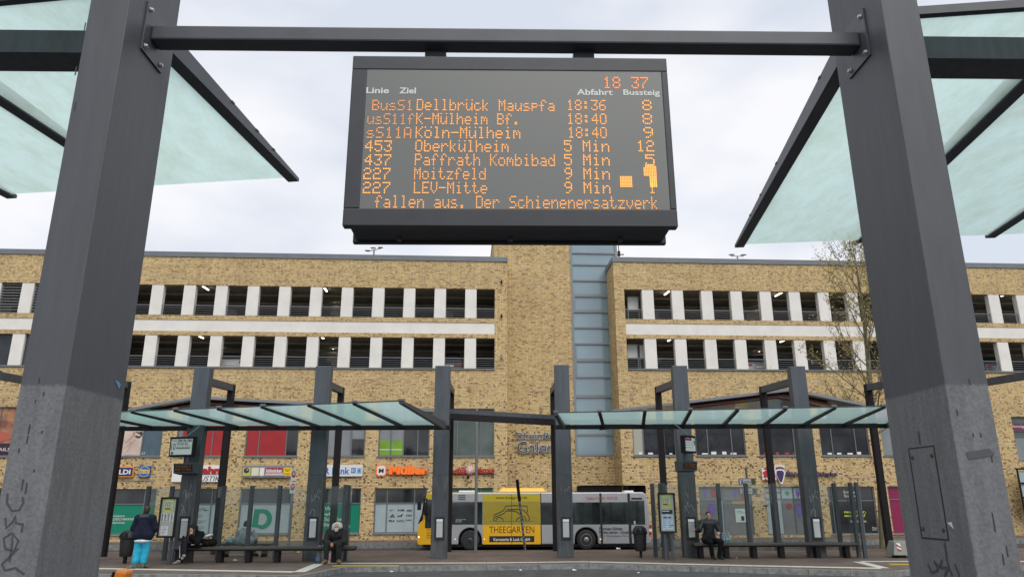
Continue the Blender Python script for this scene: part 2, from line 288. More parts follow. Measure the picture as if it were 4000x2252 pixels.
# ------------------------------------------------------------------ bodies as one blended surface (distance field -> surface nets)
def sdf_mesh(prims, h=.012, k=.03):
    lo = np.array([min(min(p[1][i] - p[3] if p[0] == 'c' else p[1][i] - p[2][i], (p[2][i] - p[4]) if p[0] == 'c' else 9e9) for p in prims) for i in range(3)]) - 3 * h - k
    hi = np.array([max(max(p[1][i] + p[3] if p[0] == 'c' else p[1][i] + p[2][i], (p[2][i] + p[4]) if p[0] == 'c' else -9e9) for p in prims) for i in range(3)]) + 3 * h + k
    n = np.ceil((hi - lo) / h).astype(int) + 1; D = np.full(n, 10.0)
    ax = [lo[i] + h * np.arange(n[i]) for i in range(3)]
    for p in prims:
        if p[0] == 'c':
            a, b, ra, rb = np.array(p[1], float), np.array(p[2], float), p[3], p[4]; l2 = np.minimum(a - ra, b - rb); h2 = np.maximum(a + ra, b + rb)
        else: a = np.array(p[1], float); r = np.array(p[2], float); l2, h2 = a - r, a + r
        mg = k + 3 * h; sl = tuple(slice(max(0, int((l2[i] - mg - lo[i]) / h)), min(n[i], int((h2[i] + mg - lo[i]) / h) + 2)) for i in range(3))
        X, Y, Z = np.meshgrid(ax[0][sl[0]], ax[1][sl[1]], ax[2][sl[2]], indexing='ij'); P = np.stack([X, Y, Z], -1)
        if p[0] == 'c':
            ba = b - a; t = np.clip(((P - a) @ ba) / max(ba @ ba, 1e-9), 0, 1); d = np.linalg.norm(P - a - t[..., None] * ba, axis=-1) - (ra + (rb - ra) * t)
        else:
            q = (P - a); k0 = np.linalg.norm(q / r, axis=-1); k1 = np.linalg.norm(q / r ** 2, axis=-1); d = k0 * (k0 - 1) / np.maximum(k1, 1e-6)
        kk = p[5] if len(p) > 5 and p[0] == 'c' else (p[3] if len(p) > 3 and p[0] == 'e' else k)
        if p[-1] == 'cut': D[sl] = np.maximum(D[sl], -d); continue
        A = D[sl]; hh = np.clip(.5 + .5 * (d - A) / kk, 0, 1); D[sl] = d * (1 - hh) + A * hh - kk * hh * (1 - hh)
    S = D < 0; c = np.zeros(np.array(n) - 1, int); V = np.zeros(tuple(np.array(n) - 1) + (3,)); cnt = np.zeros(np.array(n) - 1)
    def sub(A, o): return A[o[0]:A.shape[0] - 1 + o[0], o[1]:A.shape[1] - 1 + o[1], o[2]:A.shape[2] - 1 + o[2]]
    cs = [(i, j, q) for i in (0, 1) for j in (0, 1) for q in (0, 1)]
    for a in cs:
        for x in range(3):
            if a[x] == 0:
                b = list(a); b[x] = 1; da, db = sub(D, a), sub(D, b); cr = (da < 0) != (db < 0); t = np.where(cr, da / np.where(cr, da - db, 1), 0)
                for i in range(3): V[..., i] += np.where(cr, a[i] + (t if i == x else 0), 0)
                cnt += cr
    act = cnt > 0; idx = -np.ones(act.shape, int); idx[act] = np.arange(act.sum()); I = np.argwhere(act)
    verts = lo + h * (I + V[act] / cnt[act][:, None]); faces = []
    for x in range(3):
        y, z = (x + 1) % 3, (x + 2) % 3; s1 = [slice(None)] * 3; s2 = [slice(None)] * 3; s1[x] = slice(0, -1); s2[x] = slice(1, None)
        cr = np.argwhere(S[tuple(s1)] != S[tuple(s2)]); cr = cr[(cr[:, y] > 0) & (cr[:, z] > 0) & (cr[:, y] < n[y] - 1) & (cr[:, z] < n[z] - 1)]
        ey, ez = np.eye(3, dtype=int)[y], np.eye(3, dtype=int)[z]
        q = np.stack([idx[tuple((cr - e).T)] for e in (0 * ey, ey, ey + ez, ez)], 1); ins = S[tuple(cr.T)]
        q[~ins] = q[~ins][:, ::-1]; faces.append(q[:, ::-1] if False else q)
    return verts, np.concatenate(faces)
def soft(prims, name, m, parent, h=.012, k=.03):
    v, f = sdf_mesh(prims, h, k); b = MB(mw(parent)); b.add([tuple(x) for x in v], [tuple(int(i) for i in x) for x in f], True); return b.build(name, m, parent)
# ================================================================== GROUND
ASPH = mat('asphalt', (.052, .052, .053), .85, var=.25, scale=3, bump=.2)
ASPH2 = mat('bus_lane_asphalt', (.04, .04, .042), .8, var=.2, scale=2)
KERB = mat('kerb_granite', (.17, .175, .17), .85, var=.28, scale=7)
LINEW = mat('white_tactile_paving', (.52, .50, .44), .8, var=.08, scale=5)
YEL = mat('yellow_kerb_paint', (.62, .46, .03), .7, var=.15, scale=9)
ZF = fp(1450, 2108)[1]                                      # pavement level along the facade
ZL = at_y(1836, 2146, 39.9).z                                # bus lane level
b = MB()                                                    # one terrain sheet to the horizon: flat near, dips to the bus lane
ys = [-300, 26, 28.8, 36.2, 42.2, 300]; zs = [-.13, -.13, -.14, ZL, ZL, ZL]
for i in range(5): b.quad((-400, ys[i], zs[i]), (400, ys[i], zs[i]), (400, ys[i + 1], zs[i + 1]), (-400, ys[i + 1], zs[i + 1]))
tag(b.build('ground', ASPH), kind='structure')
b = MB(); b.quad((-60, 29.2, -.14), (60, 29.2, -.14), (60, 36.3, ZL + .008), (-60, 36.3, ZL + .008)); b.quad((-60, 36.3, ZL + .008), (60, 36.3, ZL + .008), (60, 42.1, ZL + .008), (-60, 42.1, ZL + .008))
tag(b.build('bus_lane', ASPH2), kind='structure')
b = MB(FAC.M); b.box(-60, 60, -3.0, 6, ZF - .4, ZF); tag(b.build('pavement', PAV), kind='structure')
b = MB(FAC.M); b.box(-60, 60, -3.16, -3.003, ZF - .4, ZF + .004); tag(b.build('pavement_kerb', KERB), kind='structure')
# island platform with the saw-tooth kerb line
front = [at_z(u, v, 0) for u, v in [(-700, 2236), (150, 2238), (700, 2241), (1165, 2246), (1330, 2213), (1560, 2210), (1900, 2205), (2300, 2200), (2700, 2209), (3000, 2217), (3480, 2230), (3640, 2212), (4100, 2206), (4900, 2200)]]
for p in front: p.z = 0
back = [Vector((40, 29.0, 0)), Vector((-40, 29.0, 0))]
front[0] = Vector((-40, front[0].y, 0)); front[-1] = Vector((40, front[-1].y, 0))
b = MB(); b.prism([p - Vector((0, 0, .4)) for p in front + back], (0, 0, .4)); tag(b.build('platform', PAV), kind='structure')
def offset_line(pts, off):
    out = []
    for i, p in enumerate(pts):
        d = (pts[min(i + 1, len(pts) - 1)] - pts[max(i - 1, 0)]).normalized(); out.append(p + Vector((d.y, -d.x, 0)) * off)
    return out
b = MB(); o1 = offset_line(front, .003); o2 = offset_line(front, .17)
for i in range(len(front) - 1):
    a, c, e, f = o2[i], o2[i + 1], o1[i + 1], o1[i]; ln = (c - a).length; k = max(1, int(ln / 1.0))
    for j in range(k):
        t0, t1 = j / k + .006 / ln, (j + 1) / k - .006 / ln
        q = [a.lerp(c, t0), a.lerp(c, t1), f.lerp(e, t1), f.lerp(e, t0)]
        b.hexa([p + Vector((0, 0, -.35)) for p in q] + [q[0] + Vector((0, .03, .004)), q[1] + Vector((0, .03, .004)), q[2] + Vector((0, 0, .006)), q[3] + Vector((0, 0, .006))])
tag(b.build('kerb', KERB), kind='structure')
def ground_strip(name, px, wd, m, z=.006, gap=0):
    P = [at_z(u, v, z) for u, v in px]; b = MB()
    for i in range(len(P) - 1):
        d = P[i + 1] - P[i]; ln = d.length; d.normalize(); nn = Vector((-d.y, d.x, 0)) * wd / 2; k = max(1, int(ln / .3)) if gap else 1
        for j in range(k):
            a, c = P[i] + d * (ln * j / k + gap), P[i] + d * (ln * (j + 1) / k - gap)
            q = [a - nn, c - nn, c + nn, a + nn]; b.hexa([p - Vector((0, 0, .004)) for p in q] + q)
    return tag(b.build(name, m), kind='structure')
ground_strip('tactile_paving', [(-300, 2214), (400, 2218), (1150, 2231)], .32, LINEW, gap=.004)
ground_strip('tactile_paving', [(1168, 2231.5), (1246, 2200)], .32, LINEW, .008, gap=.004)
ground_strip('tactile_paving', [(1256, 2197.5), (1900, 2196), (2300, 2191)], .26, LINEW, gap=.004)
ground_strip('tactile_paving', [(2302, 2191.5), (2900, 2206), (3440, 2217)], .32, LINEW, gap=.004)
ground_strip('tactile_paving', [(3452, 2216), (3352, 2191.5)], .3, LINEW, .008, gap=.004)
ground_strip('tactile_paving', [(3362, 2190), (3600, 2190), (4300, 2190)], .26, LINEW, gap=.004)
ground_strip('yellow_line', [(1300, 2207.5), (1558, 2207)], .2, YEL, .009)
ground_strip('yellow_line', [(3475, 2201), (3700, 2203)], .22, YEL, .009)
b = MB()
for X in (-9, -4.5, 0.2, 12): b.quad((X, 34.2, ZL + .012 + (36.3 - 34.2) * (-.14 - ZL) / 7.1), (X + 2.4, 34.2, ZL + .012 + 2.1 * (-.14 - ZL) / 7.1), (X + 2.4, 34.4, ZL + .012 + 1.9 * (-.14 - ZL) / 7.1), (X, 34.4, ZL + .012 + 1.9 * (-.14 - ZL) / 7.1))
tag(b.build('road_marking', LINEW), kind='structure')
# ================================================================== SHOPPING CENTRE WITH PARKING DECKS
def wall(b, s0, s1, z0, z1, holes, d, dep):
    S = sorted({s0, s1, *[h[0] for h in holes], *[h[1] for h in holes]}); Z = sorted({z0, z1, *[h[2] for h in holes], *[h[3] for h in holes]})
    S = [x for x in S if s0 <= x <= s1]; Z = [x for x in Z if z0 <= x <= z1]
    inh = lambda x, z: any(h[0] < x < h[1] and h[2] < z < h[3] for h in holes)
    for i in range(len(S) - 1):
        for j in range(len(Z) - 1):
            if not inh((S[i] + S[i + 1]) / 2, (Z[j] + Z[j + 1]) / 2): b.quad((S[i], d, Z[j]), (S[i + 1], d, Z[j]), (S[i + 1], d, Z[j + 1]), (S[i], d, Z[j + 1]))
    for h in holes:
        a, c, e, f = h[:4]; y = d + dep
        b.quad((a, d, e), (a, d, f), (a, y, f), (a, y, e)); b.quad((c, d, e), (c, y, e), (c, y, f), (c, d, f))
        b.quad((a, d, e), (a, y, e), (c, y, e), (c, d, e)); b.quad((a, d, f), (c, d, f), (c, y, f), (a, y, f))
bld = thing('shopping_centre', 'long yellow brick shopping centre with white-pillared parking decks above the shops', 'building', FAC.M.translation, R(3.6))
BX = mw(bld)
def zz(*pts): return sum(fp(u, v)[1] for u, v in pts) / len(pts)
sA, sL, sLo = fp(-500, 1200)[0], fp(1980, 1200)[0], fp(1933, 1180)[0]
sR, sRo, sE = fp(2398, 1100)[0], fp(2440, 1180)[0], fp(4700, 1200)[0]
TD = 2.3                                                      # tower stands back from the wings
rowL = dict(u0=zz((1000, 1235), (1500, 1237)), u1=zz((1000, 1117), (1500, 1120.5)), b0=zz((1000, 1296.5), (1500, 1298)), b1=zz((1000, 1253), (1500, 1254.5)), l0=zz((1000, 1434), (1500, 1434)), l1=zz((1000, 1312.5), (1500, 1314)), top=zz((900, 1006), (1500, 1015)))
rowR = dict(u0=zz((2700, 1249), (3200, 1253)), u1=zz((2700, 1134), (3200, 1138)), b0=zz((2700, 1308), (3200, 1312)), b1=zz((2700, 1265), (3200, 1269)), l0=zz((2700, 1440), (3200, 1444)), l1=zz((2700, 1323), (3200, 1327)), top=zz((2700, 1030), (3200, 1033)))
# windows: (s0, s1, z0, z1)
def rect(u0, v0, u1, v1, d=0):
    c = [fp(u, v, d) for u, v in ((u0, v0), (u1, v0), (u0, v1), (u1, v1))]
    return (c[2][0] + c[0][0]) / 2, (c[3][0] + c[1][0]) / 2, (c[2][1] + c[3][1]) / 2, (c[0][1] + c[1][1]) / 2
w1b, w1t = zz((1000, 1784), (1500, 1778)), zz((1700, 1594))
g0b, g0t = zz((1030, 2086), (1500, 2080)), zz((1030, 1909), (1560, 1901))
r1b, r1t = zz((2600, 1776), (3300, 1781)), zz((2600, 1594))
q0b, q0t = zz((2850, 2088), (3340, 2086)), zz((2850, 1897), (3340, 1900))
upL = [(fp(a, 1784)[0], fp(c, 1784)[0], w1b, w1t) for a, c in ((-130, 66), (142, 352), (414, 624), (680, 892), (952, 1160), (1214, 1423), (1475, 1676), (1731, 1930))]
dnL = [(fp(a, 2085)[0], fp(c, 2085)[0], g0b, g0t) for a, c in ((-190, 40), (85, 320), (383, 592), (656, 862), (924, 1128), (1198, 1403), (1456, 1664), (1722, 1925))]
upR = [(fp(a, 1778)[0], fp(c, 1778)[0], r1b, r1t) for a, c in ((2475, 2645), (2721, 2917), (2967, 3163), (3211, 3403), (3453, 3650), (3698, 3890))]
dnR = [(fp(a, 2086)[0], fp(c, 2086)[0], q0b, q0t) for a, c in ((2742, 2950), (3003, 3190), (3252, 3438), (3492, 3700), (3760, 3960))]
entr = rect(2256, 1894, 2527, 2105); entz = (ZF + .01, fp(2400, 1894)[1])
tops = fp(3948, 1626)[0], fp(4300, 1626)[0], zz((3990, 1800)), zz((3960, 1626))
b = MB(BX)
hL = [(sA + 1, sLo, rowL['u0'], rowL['u1']), (sA + 1, sLo, rowL['b0'], rowL['b1']), (sA + 1, sLo, rowL['l0'], rowL['l1'])] + upL + dnL
wall(b, sA, sL, ZF - .3, rowL['top'], hL, 0, .32); b.quad((sL, 0, ZF - .3), (sL, 6, ZF - .3), (sL, 6, rowL['top']), (sL, 0, rowL['top']))
b.quad((sA, 0, rowL['top']), (sL, 0, rowL['top']), (sL, 40, rowL['top']), (sA, 40, rowL['top'])); b.build('wing_wall', BRICK, bld)
b = MB(BX)
hR = [(sRo, sE - 1, rowR['u0'], rowR['u1']), (sRo, sE - 1, rowR['b0'], rowR['b1']), (sRo, sE - 1, rowR['l0'], rowR['l1']), (sR - .001, fp(2527, 2000)[0], *entz)] + upR[:5] + dnR + [tops]
wall(b, sR, sE, ZF - .3, rowR['top'], hR, 0, .32)
b.quad((sR, TD, entz[1]), (sR, 0, entz[1]), (sR, 0, rowR['top']), (sR, TD, rowR['top'])); b.quad((sR, TD, rowR['top']), (sR, 8, rowR['top']), (sR, 8, rowR['top'] - 2), (sR, TD, rowR['top'] - 2))
b.quad((sR, 0, rowR['top']), (sE, 0, rowR['top']), (sE, 40, rowR['top']), (sR, 40, rowR['top'])); b.build('wing_wall', BRICK, bld)
# tower
tL, tG0, tG1 = fp(1931, 990, TD)[0], fp(2232, 1200, TD)[0], fp(2411, 990, TD)[0]
tT = fp(2000, 893, TD)[1]; gB = fp(2330, 1778, TD)[1]; tE = fp(2256, 2000, TD)[0]
b = MB(BX); wall(b, tL, tG1, ZF - .3, tT, [(tG0, tG1 - .03, gB, tT - .5), (tE, tG1 + .5 if tG1 + .5 < sR else tG1 - .01, *entz)], TD, .2)
b.quad((tG1, TD, ZF), (tG1, TD + 7, ZF), (tG1, TD + 7, tT), (tG1, TD, tT)); b.quad((tL, TD, rowL['top'] - 1), (tL, TD, tT), (tL, TD + 7, tT), (tL, TD + 7, rowL['top'] - 1)); b.quad((tL, TD, tT), (tG1, TD, tT), (tG1, TD + 7, tT), (tL, TD + 7, tT))
b.build('tower_wall', BRICK, bld)
b = MB(BX); cz = .33
b.box(sA, sL + .05, -.06, .5, rowL['top'] + .003, rowL['top'] + cz); b.box(sL - .5, sL + .05, .503, 6, rowL['top'] + .003, rowL['top'] + cz); b.build('roof_coping', COPING, bld)
b = MB(BX); b.box(sR - .06, sE, -.06, .5, rowR['top'] + .003, rowR['top'] + cz); b.box(sR - .06, sR + .4, .503, 6, rowR['top'] + .003, rowR['top'] + cz); b.build('roof_coping', COPING, bld)
b = MB(BX); b.box(tL - .05, tG1 + .05, TD - .06, TD + 7, tT + .003, tT + .3); b.build('roof_coping', COPING, bld)
# white bands and white pillars, one object each
for r, a, c in ((rowL, sA + 1, sLo), (rowR, sRo, sE - 1)):
    MB(BX).box(a, c, .03, .3, r['b0'], r['b1']).build('white_band', WHITE, bld)
    MB(BX).box(a, c, -.08, .25, r['l0'] - .09, r['l0'] - .003).build('sill', COPING, bld)
bays = []
def pillar_row(s_first, pitch, wd, n, r, sgn, side):
    for key in ('u', 'l'):
        z0, z1 = r[key + '0'], r[key + '1']
        for i in range(n):
            s = s_first + sgn * pitch * i; b = MB(BX); b.box(s, s + wd, .02, .42, z0 + .003, z1 - .003); b.build('white_pillar', WHITE, bld, bevel=.03)
            e = s_first + sgn * pitch * (i - 1) if sgn < 0 else s + wd
            g0, g1 = (s + wd, s_first + sgn * pitch * (i - 1) if i else sLo) if sgn < 0 else ((s_first + pitch * (i - 1) + wd) if i else sRo, s)
            bays.append((side, key, i, g0, g1, z0, z1))
p0 = fp(1816, 1235)[0]; p13 = fp(577, 1235)[0]; pitL = (p0 - p13) / 10; wL = fp(1861, 1235)[0] - p0
pillar_row(p0, pitL, wL, 16, rowL, -1, 'L')
q0 = fp(2513, 1248)[0]; q7 = fp(3320, 1252)[0]; pitR = (q7 - q0) / 7; wR = fp(2559, 1248)[0] - q0
pillar_row(q0, pitR, wR, 15, rowR, 1, 'R')
for side, key, i, g0, g1, z0, z1 in bays:
    b = MB(BX)
    if side == 'L' and key == 'u' and i >= 12:
        for k in range(11):
            z = z0 + (z1 - z0) * (k + .3) / 11; b.hexa([(g0, .12, z), (g1, .12, z), (g1, .24, z + .07), (g0, .24, z + .07), (g0, .12, z + .03), (g1, .12, z + .03), (g1, .24, z + .1), (g0, .24, z + .1)])
        b.build('louvre', RAILM, bld); continue
    if side == 'L' and key == 'l' and i >= 12:
        b.box(g0, g1, .2, .22, z0, z1); b.build('window', MIRROR, bld); continue
    for k in range(5): b.box(g0, g1, .14, .165, z0 + .1 + k * .135, z0 + .118 + k * .135)
    zt = z0 + .66
    for s in (g0 + .01, g1 - .035): b.box(s, s + .025, .137, .168, z0, zt)
    b.box(g0, g1, .135, .17, zt, zt + .03); b.build('railing', RAILM, bld)
# deck interiors
DUCT = mat('deck_beam', (.42, .40, .35), .9, var=.1, scale=2)
CEIL = {}
for side, r, a, c in (('L', rowL, sA + 1, sLo + .3), ('R', rowR, sRo - .4, sE - 1)):
    for key in ('u', 'l'):
        z0, z1 = r[key + '0'] - .25, r[key + '1'] + .28; CEIL[side + key] = z1; b = MB(BX); D = 16
        b.quad((a, .33, z0), (c, .33, z0), (c, D, z0), (a, D, z0)); b.quad((a, .33, z1), (a, D, z1), (c, D, z1), (c, .33, z1)); b.quad((a, D, z0), (c, D, z0), (c, D, z1), (a, D, z1))
        b.quad((a, .33, z0), (a, D, z0), (a, D, z1), (a, .33, z1)); b.quad((c, .33, z0), (c, .33, z1), (c, D, z1), (c, D, z0)); b.build('parking_deck', CONC, bld)
        b = MB(BX); b.box(a, c, 5.0, 5.5, z1 - .5, z1 - .01); b.tube([(a, 2.4, z1 - .22), (c, 2.4, z1 - .22)], .06); b.tube([(a, 4.3, z1 - .3), (c, 4.3, z1 - .3)], .09)
        s = a + 3.2
        while s < c: b.box(s, s + .45, 5.03, 5.48, z0 + .01, z1 - .51); b.box(s - .3, s + .75, 5.05, 5.46, z1 - .9, z1 - .52); s += 7.45
        b.build('deck_beam', DUCT, bld)
# ---- windows
def window(r, mull, trans=(), mats=None, d=0, fw=.07, nm='window', sill=True):
    s0, s1, z0, z1 = r; b = MB(BX); y0, y1 = d + .09, d + .19
    b.box(s0, s1, y0, y1, z0, z0 + fw); b.box(s0, s1, y0, y1, z1 - fw, z1); b.box(s0, s0 + fw, y0, y1, z0 + fw, z1 - fw); b.box(s1 - fw, s1, y0, y1, z0 + fw, z1 - fw)
    ms = [s0] + [s0 + (s1 - s0) * k for k in mull] + [s1]; ts = [z0] + [z0 + (z1 - z0) * k for k in trans] + [z1]
    for s in ms[1:-1]: b.box(s - fw * .42, s + fw * .42, y0 + .004, y1 - .004, z0 + fw, z1 - fw)
    for z in ts[1:-1]: b.box(s0 + fw, s1 - fw, y0 + .007, y1 - .007, z - fw * .42, z + fw * .42)
    fr = b.build(nm, FRAMEM, bld)
    if sill: MB(BX).box(s0 - .06, s1 + .06, d - .07, d + .088, z0 - .06, z0 - .002).build('sill', COPING, fr)
    b = MB(BX); use = []
    for j in range(len(ts) - 1):
        for i in range(len(ms) - 1):
            k = mats(i, j) if callable(mats) else (mats or MIRROR)
            if k not in use: use.append(k)
            b.cur = use.index(k); b.quad((ms[i] + .01, d + .14, ts[j] + .01), (ms[i + 1] - .01, d + .14, ts[j] + .01), (ms[i + 1] - .01, d + .14, ts[j + 1] - .01), (ms[i] + .01, d + .14, ts[j + 1] - .01))
    b.build('pane', use, fr); return fr
CURT = mat('blue_curtain', (.045, .075, .10), .3, c2=(.09, .14, .17), scale=9, stretch=(6, 1, .2))
CREAM = mat('cream_blind', (.36, .36, .30), .4); GREYW = mat('grey_blind', (.20, .22, .23), .4, var=.08, scale=2); LIME = mat('lime_panel', (.17, .33, .02), .4, var=.15, scale=1)
SKINP = mat('poster_skin', (.50, .36, .28), .4, c2=(.62, .52, .46), scale=1.5); LIP = mat('poster_lips', (.02, .012, .014), .3)
GREENG = mat('green_glass', (.05, .075, .065), .08, spec=.4, c2=(.10, .125, .115), scale=.8); PINKP = mat('poster_dark_red', (.20, .07, .05), .4, c2=(.45, .23, .10), scale=2)
W = []
W.append(window(upL[0], (.5,), mats=PINKP)); W.append(window(upL[1], (.7,), mats=MIRROR))
W.append(window(upL[2], (.62,), mats=lambda i, j: SKINP if i == 0 else CURT))
W.append(window(upL[3], (.1, .66), mats=lambda i, j: GREYW if i == 0 else REDW)); W.append(window(upL[4], (.25, .77), mats=lambda i, j: REDW if i < 2 else DARK))
W.append(window(upL[5], (.25, .73), mats=GREYW)); W.append(window(upL[6], (.24, .49, .77), mats=lambda i, j: GREYW if i < 2 else DARK)); W.append(window(upL[7], (.27, .74), mats=GREENG))
s0, s1, z0, z1 = upL[5]; MB(BX).box(s0 + (s1 - s0) * .75, s1 - .08, .125, .136, z0 + .08, z0 + (z1 - z0) * .36).build('dark_pane', DARK, W[5])
s0, s1, z0, z1 = upL[6]; b = MB(BX); b.box(s0 + .08, s0 + (s1 - s0) * .23, .125, .136, z0 + .08, z0 + .95); b.box(s0 + (s1 - s0) * .26, s0 + (s1 - s0) * .475, .125, .136, z0 + .08, z0 + .95); b.build('lime_panel', LIME, W[6])
b = MB(BX); b.box(s0 + .08, s0 + (s1 - s0) * .47, .118, .124, z0 + .38, z0 + .42); b.build('white_stripe', WPAPER, W[6])
# face poster with dark lips and NAILS
s0, s1, z0, z1 = upL[2]; g = lambda u, v: fp(u, v, .12)
b = MB(BX); c = g(541, 1692); px = .0155
for dz, pts in ((0, [(-16, 0), (-8, 8), (-2, 5), (0, 6), (3, 5), (9, 9), (17, 1), (0, -1)]), (0, [(-16, -1), (0, -2), (17, 0), (9, -14), (0, -17), (-8, -13)])): b.prism([(c[0] + x * px, .13, c[1] + y * px) for x, y in pts], (0, -.006, 0))
b.build('poster_lips', LIP, W[2])
b = MB(BX)
for x0, y0, x1, y1 in ((488, 1720, 530, 1685), (490, 1745, 525, 1712), (485, 1770, 512, 1722), (520, 1690, 548, 1700)):
    p, q = g(x0, y0), g(x1, y1); b.beam((p[0], .122, p[1]), (q[0], .122, q[1]), .012, .2, (0, 0, 1), .1)
b.build('poster_hand', mat('poster_hand', (.58, .44, .36), .4), W[2])
p = g(537, 1772); text('BEAUTY  NAILS', BX, g(492, 1772)[0], g(566, 1772)[0], g(0, 1773)[1], g(0, 1764)[1], .12, WPAPER, W[2])
s0, s1, z0, z1 = upL[0]; b = MB(BX); c = fp(10, 1700, .12)
b.prism([(c[0] - 1.0, .13, c[1] + .05), (c[0] - .2, .13, c[1] + .28), (c[0] + .5, .13, c[1] + .1), (c[0] + .62, .13, c[1] - .15), (c[0] - .2, .13, c[1] - .38)], (0, -.006, 0)); b.build('poster_lips', mat('poster_red_lips', (.42, .10, .06), .3), W[0])
MB(BX).box(s0 + .08, s1 - .08, .12, .134, z0 + .08, z0 + .75).build('poster_band', mat('poster_plum', (.035, .01, .025), .4), W[0]); text('HAIR & NAILS', BX, fp(-110, 1750, .11)[0], fp(40, 1750, .11)[0], fp(0, 1760, .11)[1], fp(0, 1747, .11)[1], .115, WPAPER, W[0])
# ground floor
tr = (.665,)
G = []
def lowfilm(f, up=DARK): return lambda i, j: f if j == 0 else up
GREENF2 = mat('green_film_upper', (.0, .15, .10), .3)
G.append(window(dnL[0], (.5,), tr, lowfilm(GREEN))); G.append(window(dnL[1], (.5,), tr, lowfilm(GREEN)))
G.append(window(dnL[2], (.77,), tr, lowfilm(GREEN))); G.append(window(dnL[3], (.2, .75), tr, lowfilm(FROST))); G.append(window(dnL[4], (.2, .75), tr, lowfilm(FROST)))
G.append(window(dnL[5], (.24, .74), tr, lowfilm(GREEN))); G.append(window(dnL[6], (.24, .76), tr, lowfilm(FROST))); G.append(window(dnL[7], (.24, .76), tr, lambda i, j: GREENF2))
BLUEGL = mat('tower_glass', (.20, .295, .345), .12, spec=1.0, var=.12, scale=.25, coat=.3)
def ftxt(body, u0, v0, u1, v1, m, par, **k):
    a, c = fp(u0, v1, .115), fp(u1, v0, .115); return text(body, BX, a[0], c[0], a[1], c[1], .125, m, par, **k)
FILMT = mat('pale_film_text', (.50, .56, .54), .5); DGREEN = mat('shop_green', (.0, .21, .115), .4)
ftxt('Unsere\nDEICHMANN-\nServices', 438, 2008, 536, 2044, FILMT, G[2], shear=.15, bold=.012)
ftxt('Weil\nwir\nSchuhe\nlieben.', 1263, 1977, 1340, 2054, FILMT, G[5], bold=.02)
for i, (t, v) in enumerate((('Kundenservice', 1981), ('& Online', 2005), ('im Store Service', 2029), ('Reservieren', 2052))):
    ftxt(t, 763, v, 763 + 7 + 2.4 * len(t), v + 4, DGREEN, G[3], ext=.002); ftxt('bequem online bestellen\nund hier abholen', 759, v + 6, 796, v + 14, INK, G[3], ext=.002)
c = fp(1027, 2025, .12); k = 1 / 66.0; b = MB(BX); out, inn = [], []
for i in range(13): a = pi / 2 - pi * i / 12; out.append((-2 + 36 * cos(a), 36 * sin(a))); inn.append((-4 + 19 * cos(a), 22 * sin(a)))
out = [(-34, 36)] + out + [(-20, -30), (-40, -28)]; inn = [(-15, 22)] + inn + [(-17, -20), (-17, -20)]
for i in range(len(out) - 1): b.hexa([(c[0] + x * k, y, c[1] + z * k) for y in (.128, .12) for x, z in (out[i], out[i + 1], inn[i + 1], inn[i])])
b.hexa([(c[0] + x * k, y, c[1] + z * k) for y in (.128, .12) for x, z in (out[-1], out[0], inn[0], inn[-1])])
b.build('shop_letter', DGREEN, G[4])
# sports brand marks on the frosted window
def mark(par, shapes):
    b = MB(BX)
    for sh in shapes: b.prism([(fp(u, v, .12)[0], .128, fp(u, v, .12)[1]) for u, v in sh], (0, -.005, 0))
    b.build('brand_mark', INK, par)
mark(G[6], [[(1521, 1988), (1524, 1994), (1543, 1986), (1527, 1991)]])
mark(G[6], [[(1520, 2018), (1525, 2015), (1529, 2018)], [(1526, 2012), (1530, 2010), (1535, 2018), (1530, 2018)], [(1531, 2007), (1534, 2005), (1542, 2018), (1537, 2018)]])
mark(G[6], [[(1572, 2005), (1564, 2011), (1553, 2012), (1553, 2018), (1560, 2014), (1570, 2016), (1570, 2010), (1576, 2006)]])
ftxt('asics', 1588, 1987, 1609, 1995, INK, G[6], shear=.2, bold=.02); ftxt('crocs', 1585, 2008, 1608, 2014, INK, G[6], bold=.02); ftxt('FILA', 1519, 2028, 1542, 2036, INK, G[6], bold=.03)
ftxt('KAPPA', 1550, 2029, 1580, 2036, INK, G[6]); ftxt('Reebok', 1586, 2026, 1608, 2031, INK, G[6], bold=.02); ftxt('NB', 1554, 1987, 1580, 1994, INK, G[6], bold=.02)
# right wing upper windows
SHOPD = mat('shop_dark_glass', (.008, .010, .013), .04, spec=.3, c2=(.04, .047, .055), scale=.55, lo=.4, hi=.75)
for i, r in enumerate(upR[:5]):
    x = window(r, (.25, .73), mats=(lambda q, j: CREAM if q == 0 else SHOPD) if i == 0 else SHOPD if i < 4 else GREYW); G.append(x)
    if i < 4:
        a = r[0] + (r[1] - r[0]) * .28; e = r[0] + (r[1] - r[0]) * .72; text('GERRY WEBER', BX, a, e, r[2] + 1.22, r[2] + 1.40, .125, INK, x, bold=.02)
        b = MB(BX)
        for q in range(4): s = r[0] + .3 + q * .62 + random.random() * .2; b.box(s, s + .16 + .25 * random.random(), .12, .134, r[2] + .09, r[2] + .16 + .1 * random.random())
        b.build('window_display', WPAPER if i != 2 else mat('red_box', (.35, .03, .03), .5), x)
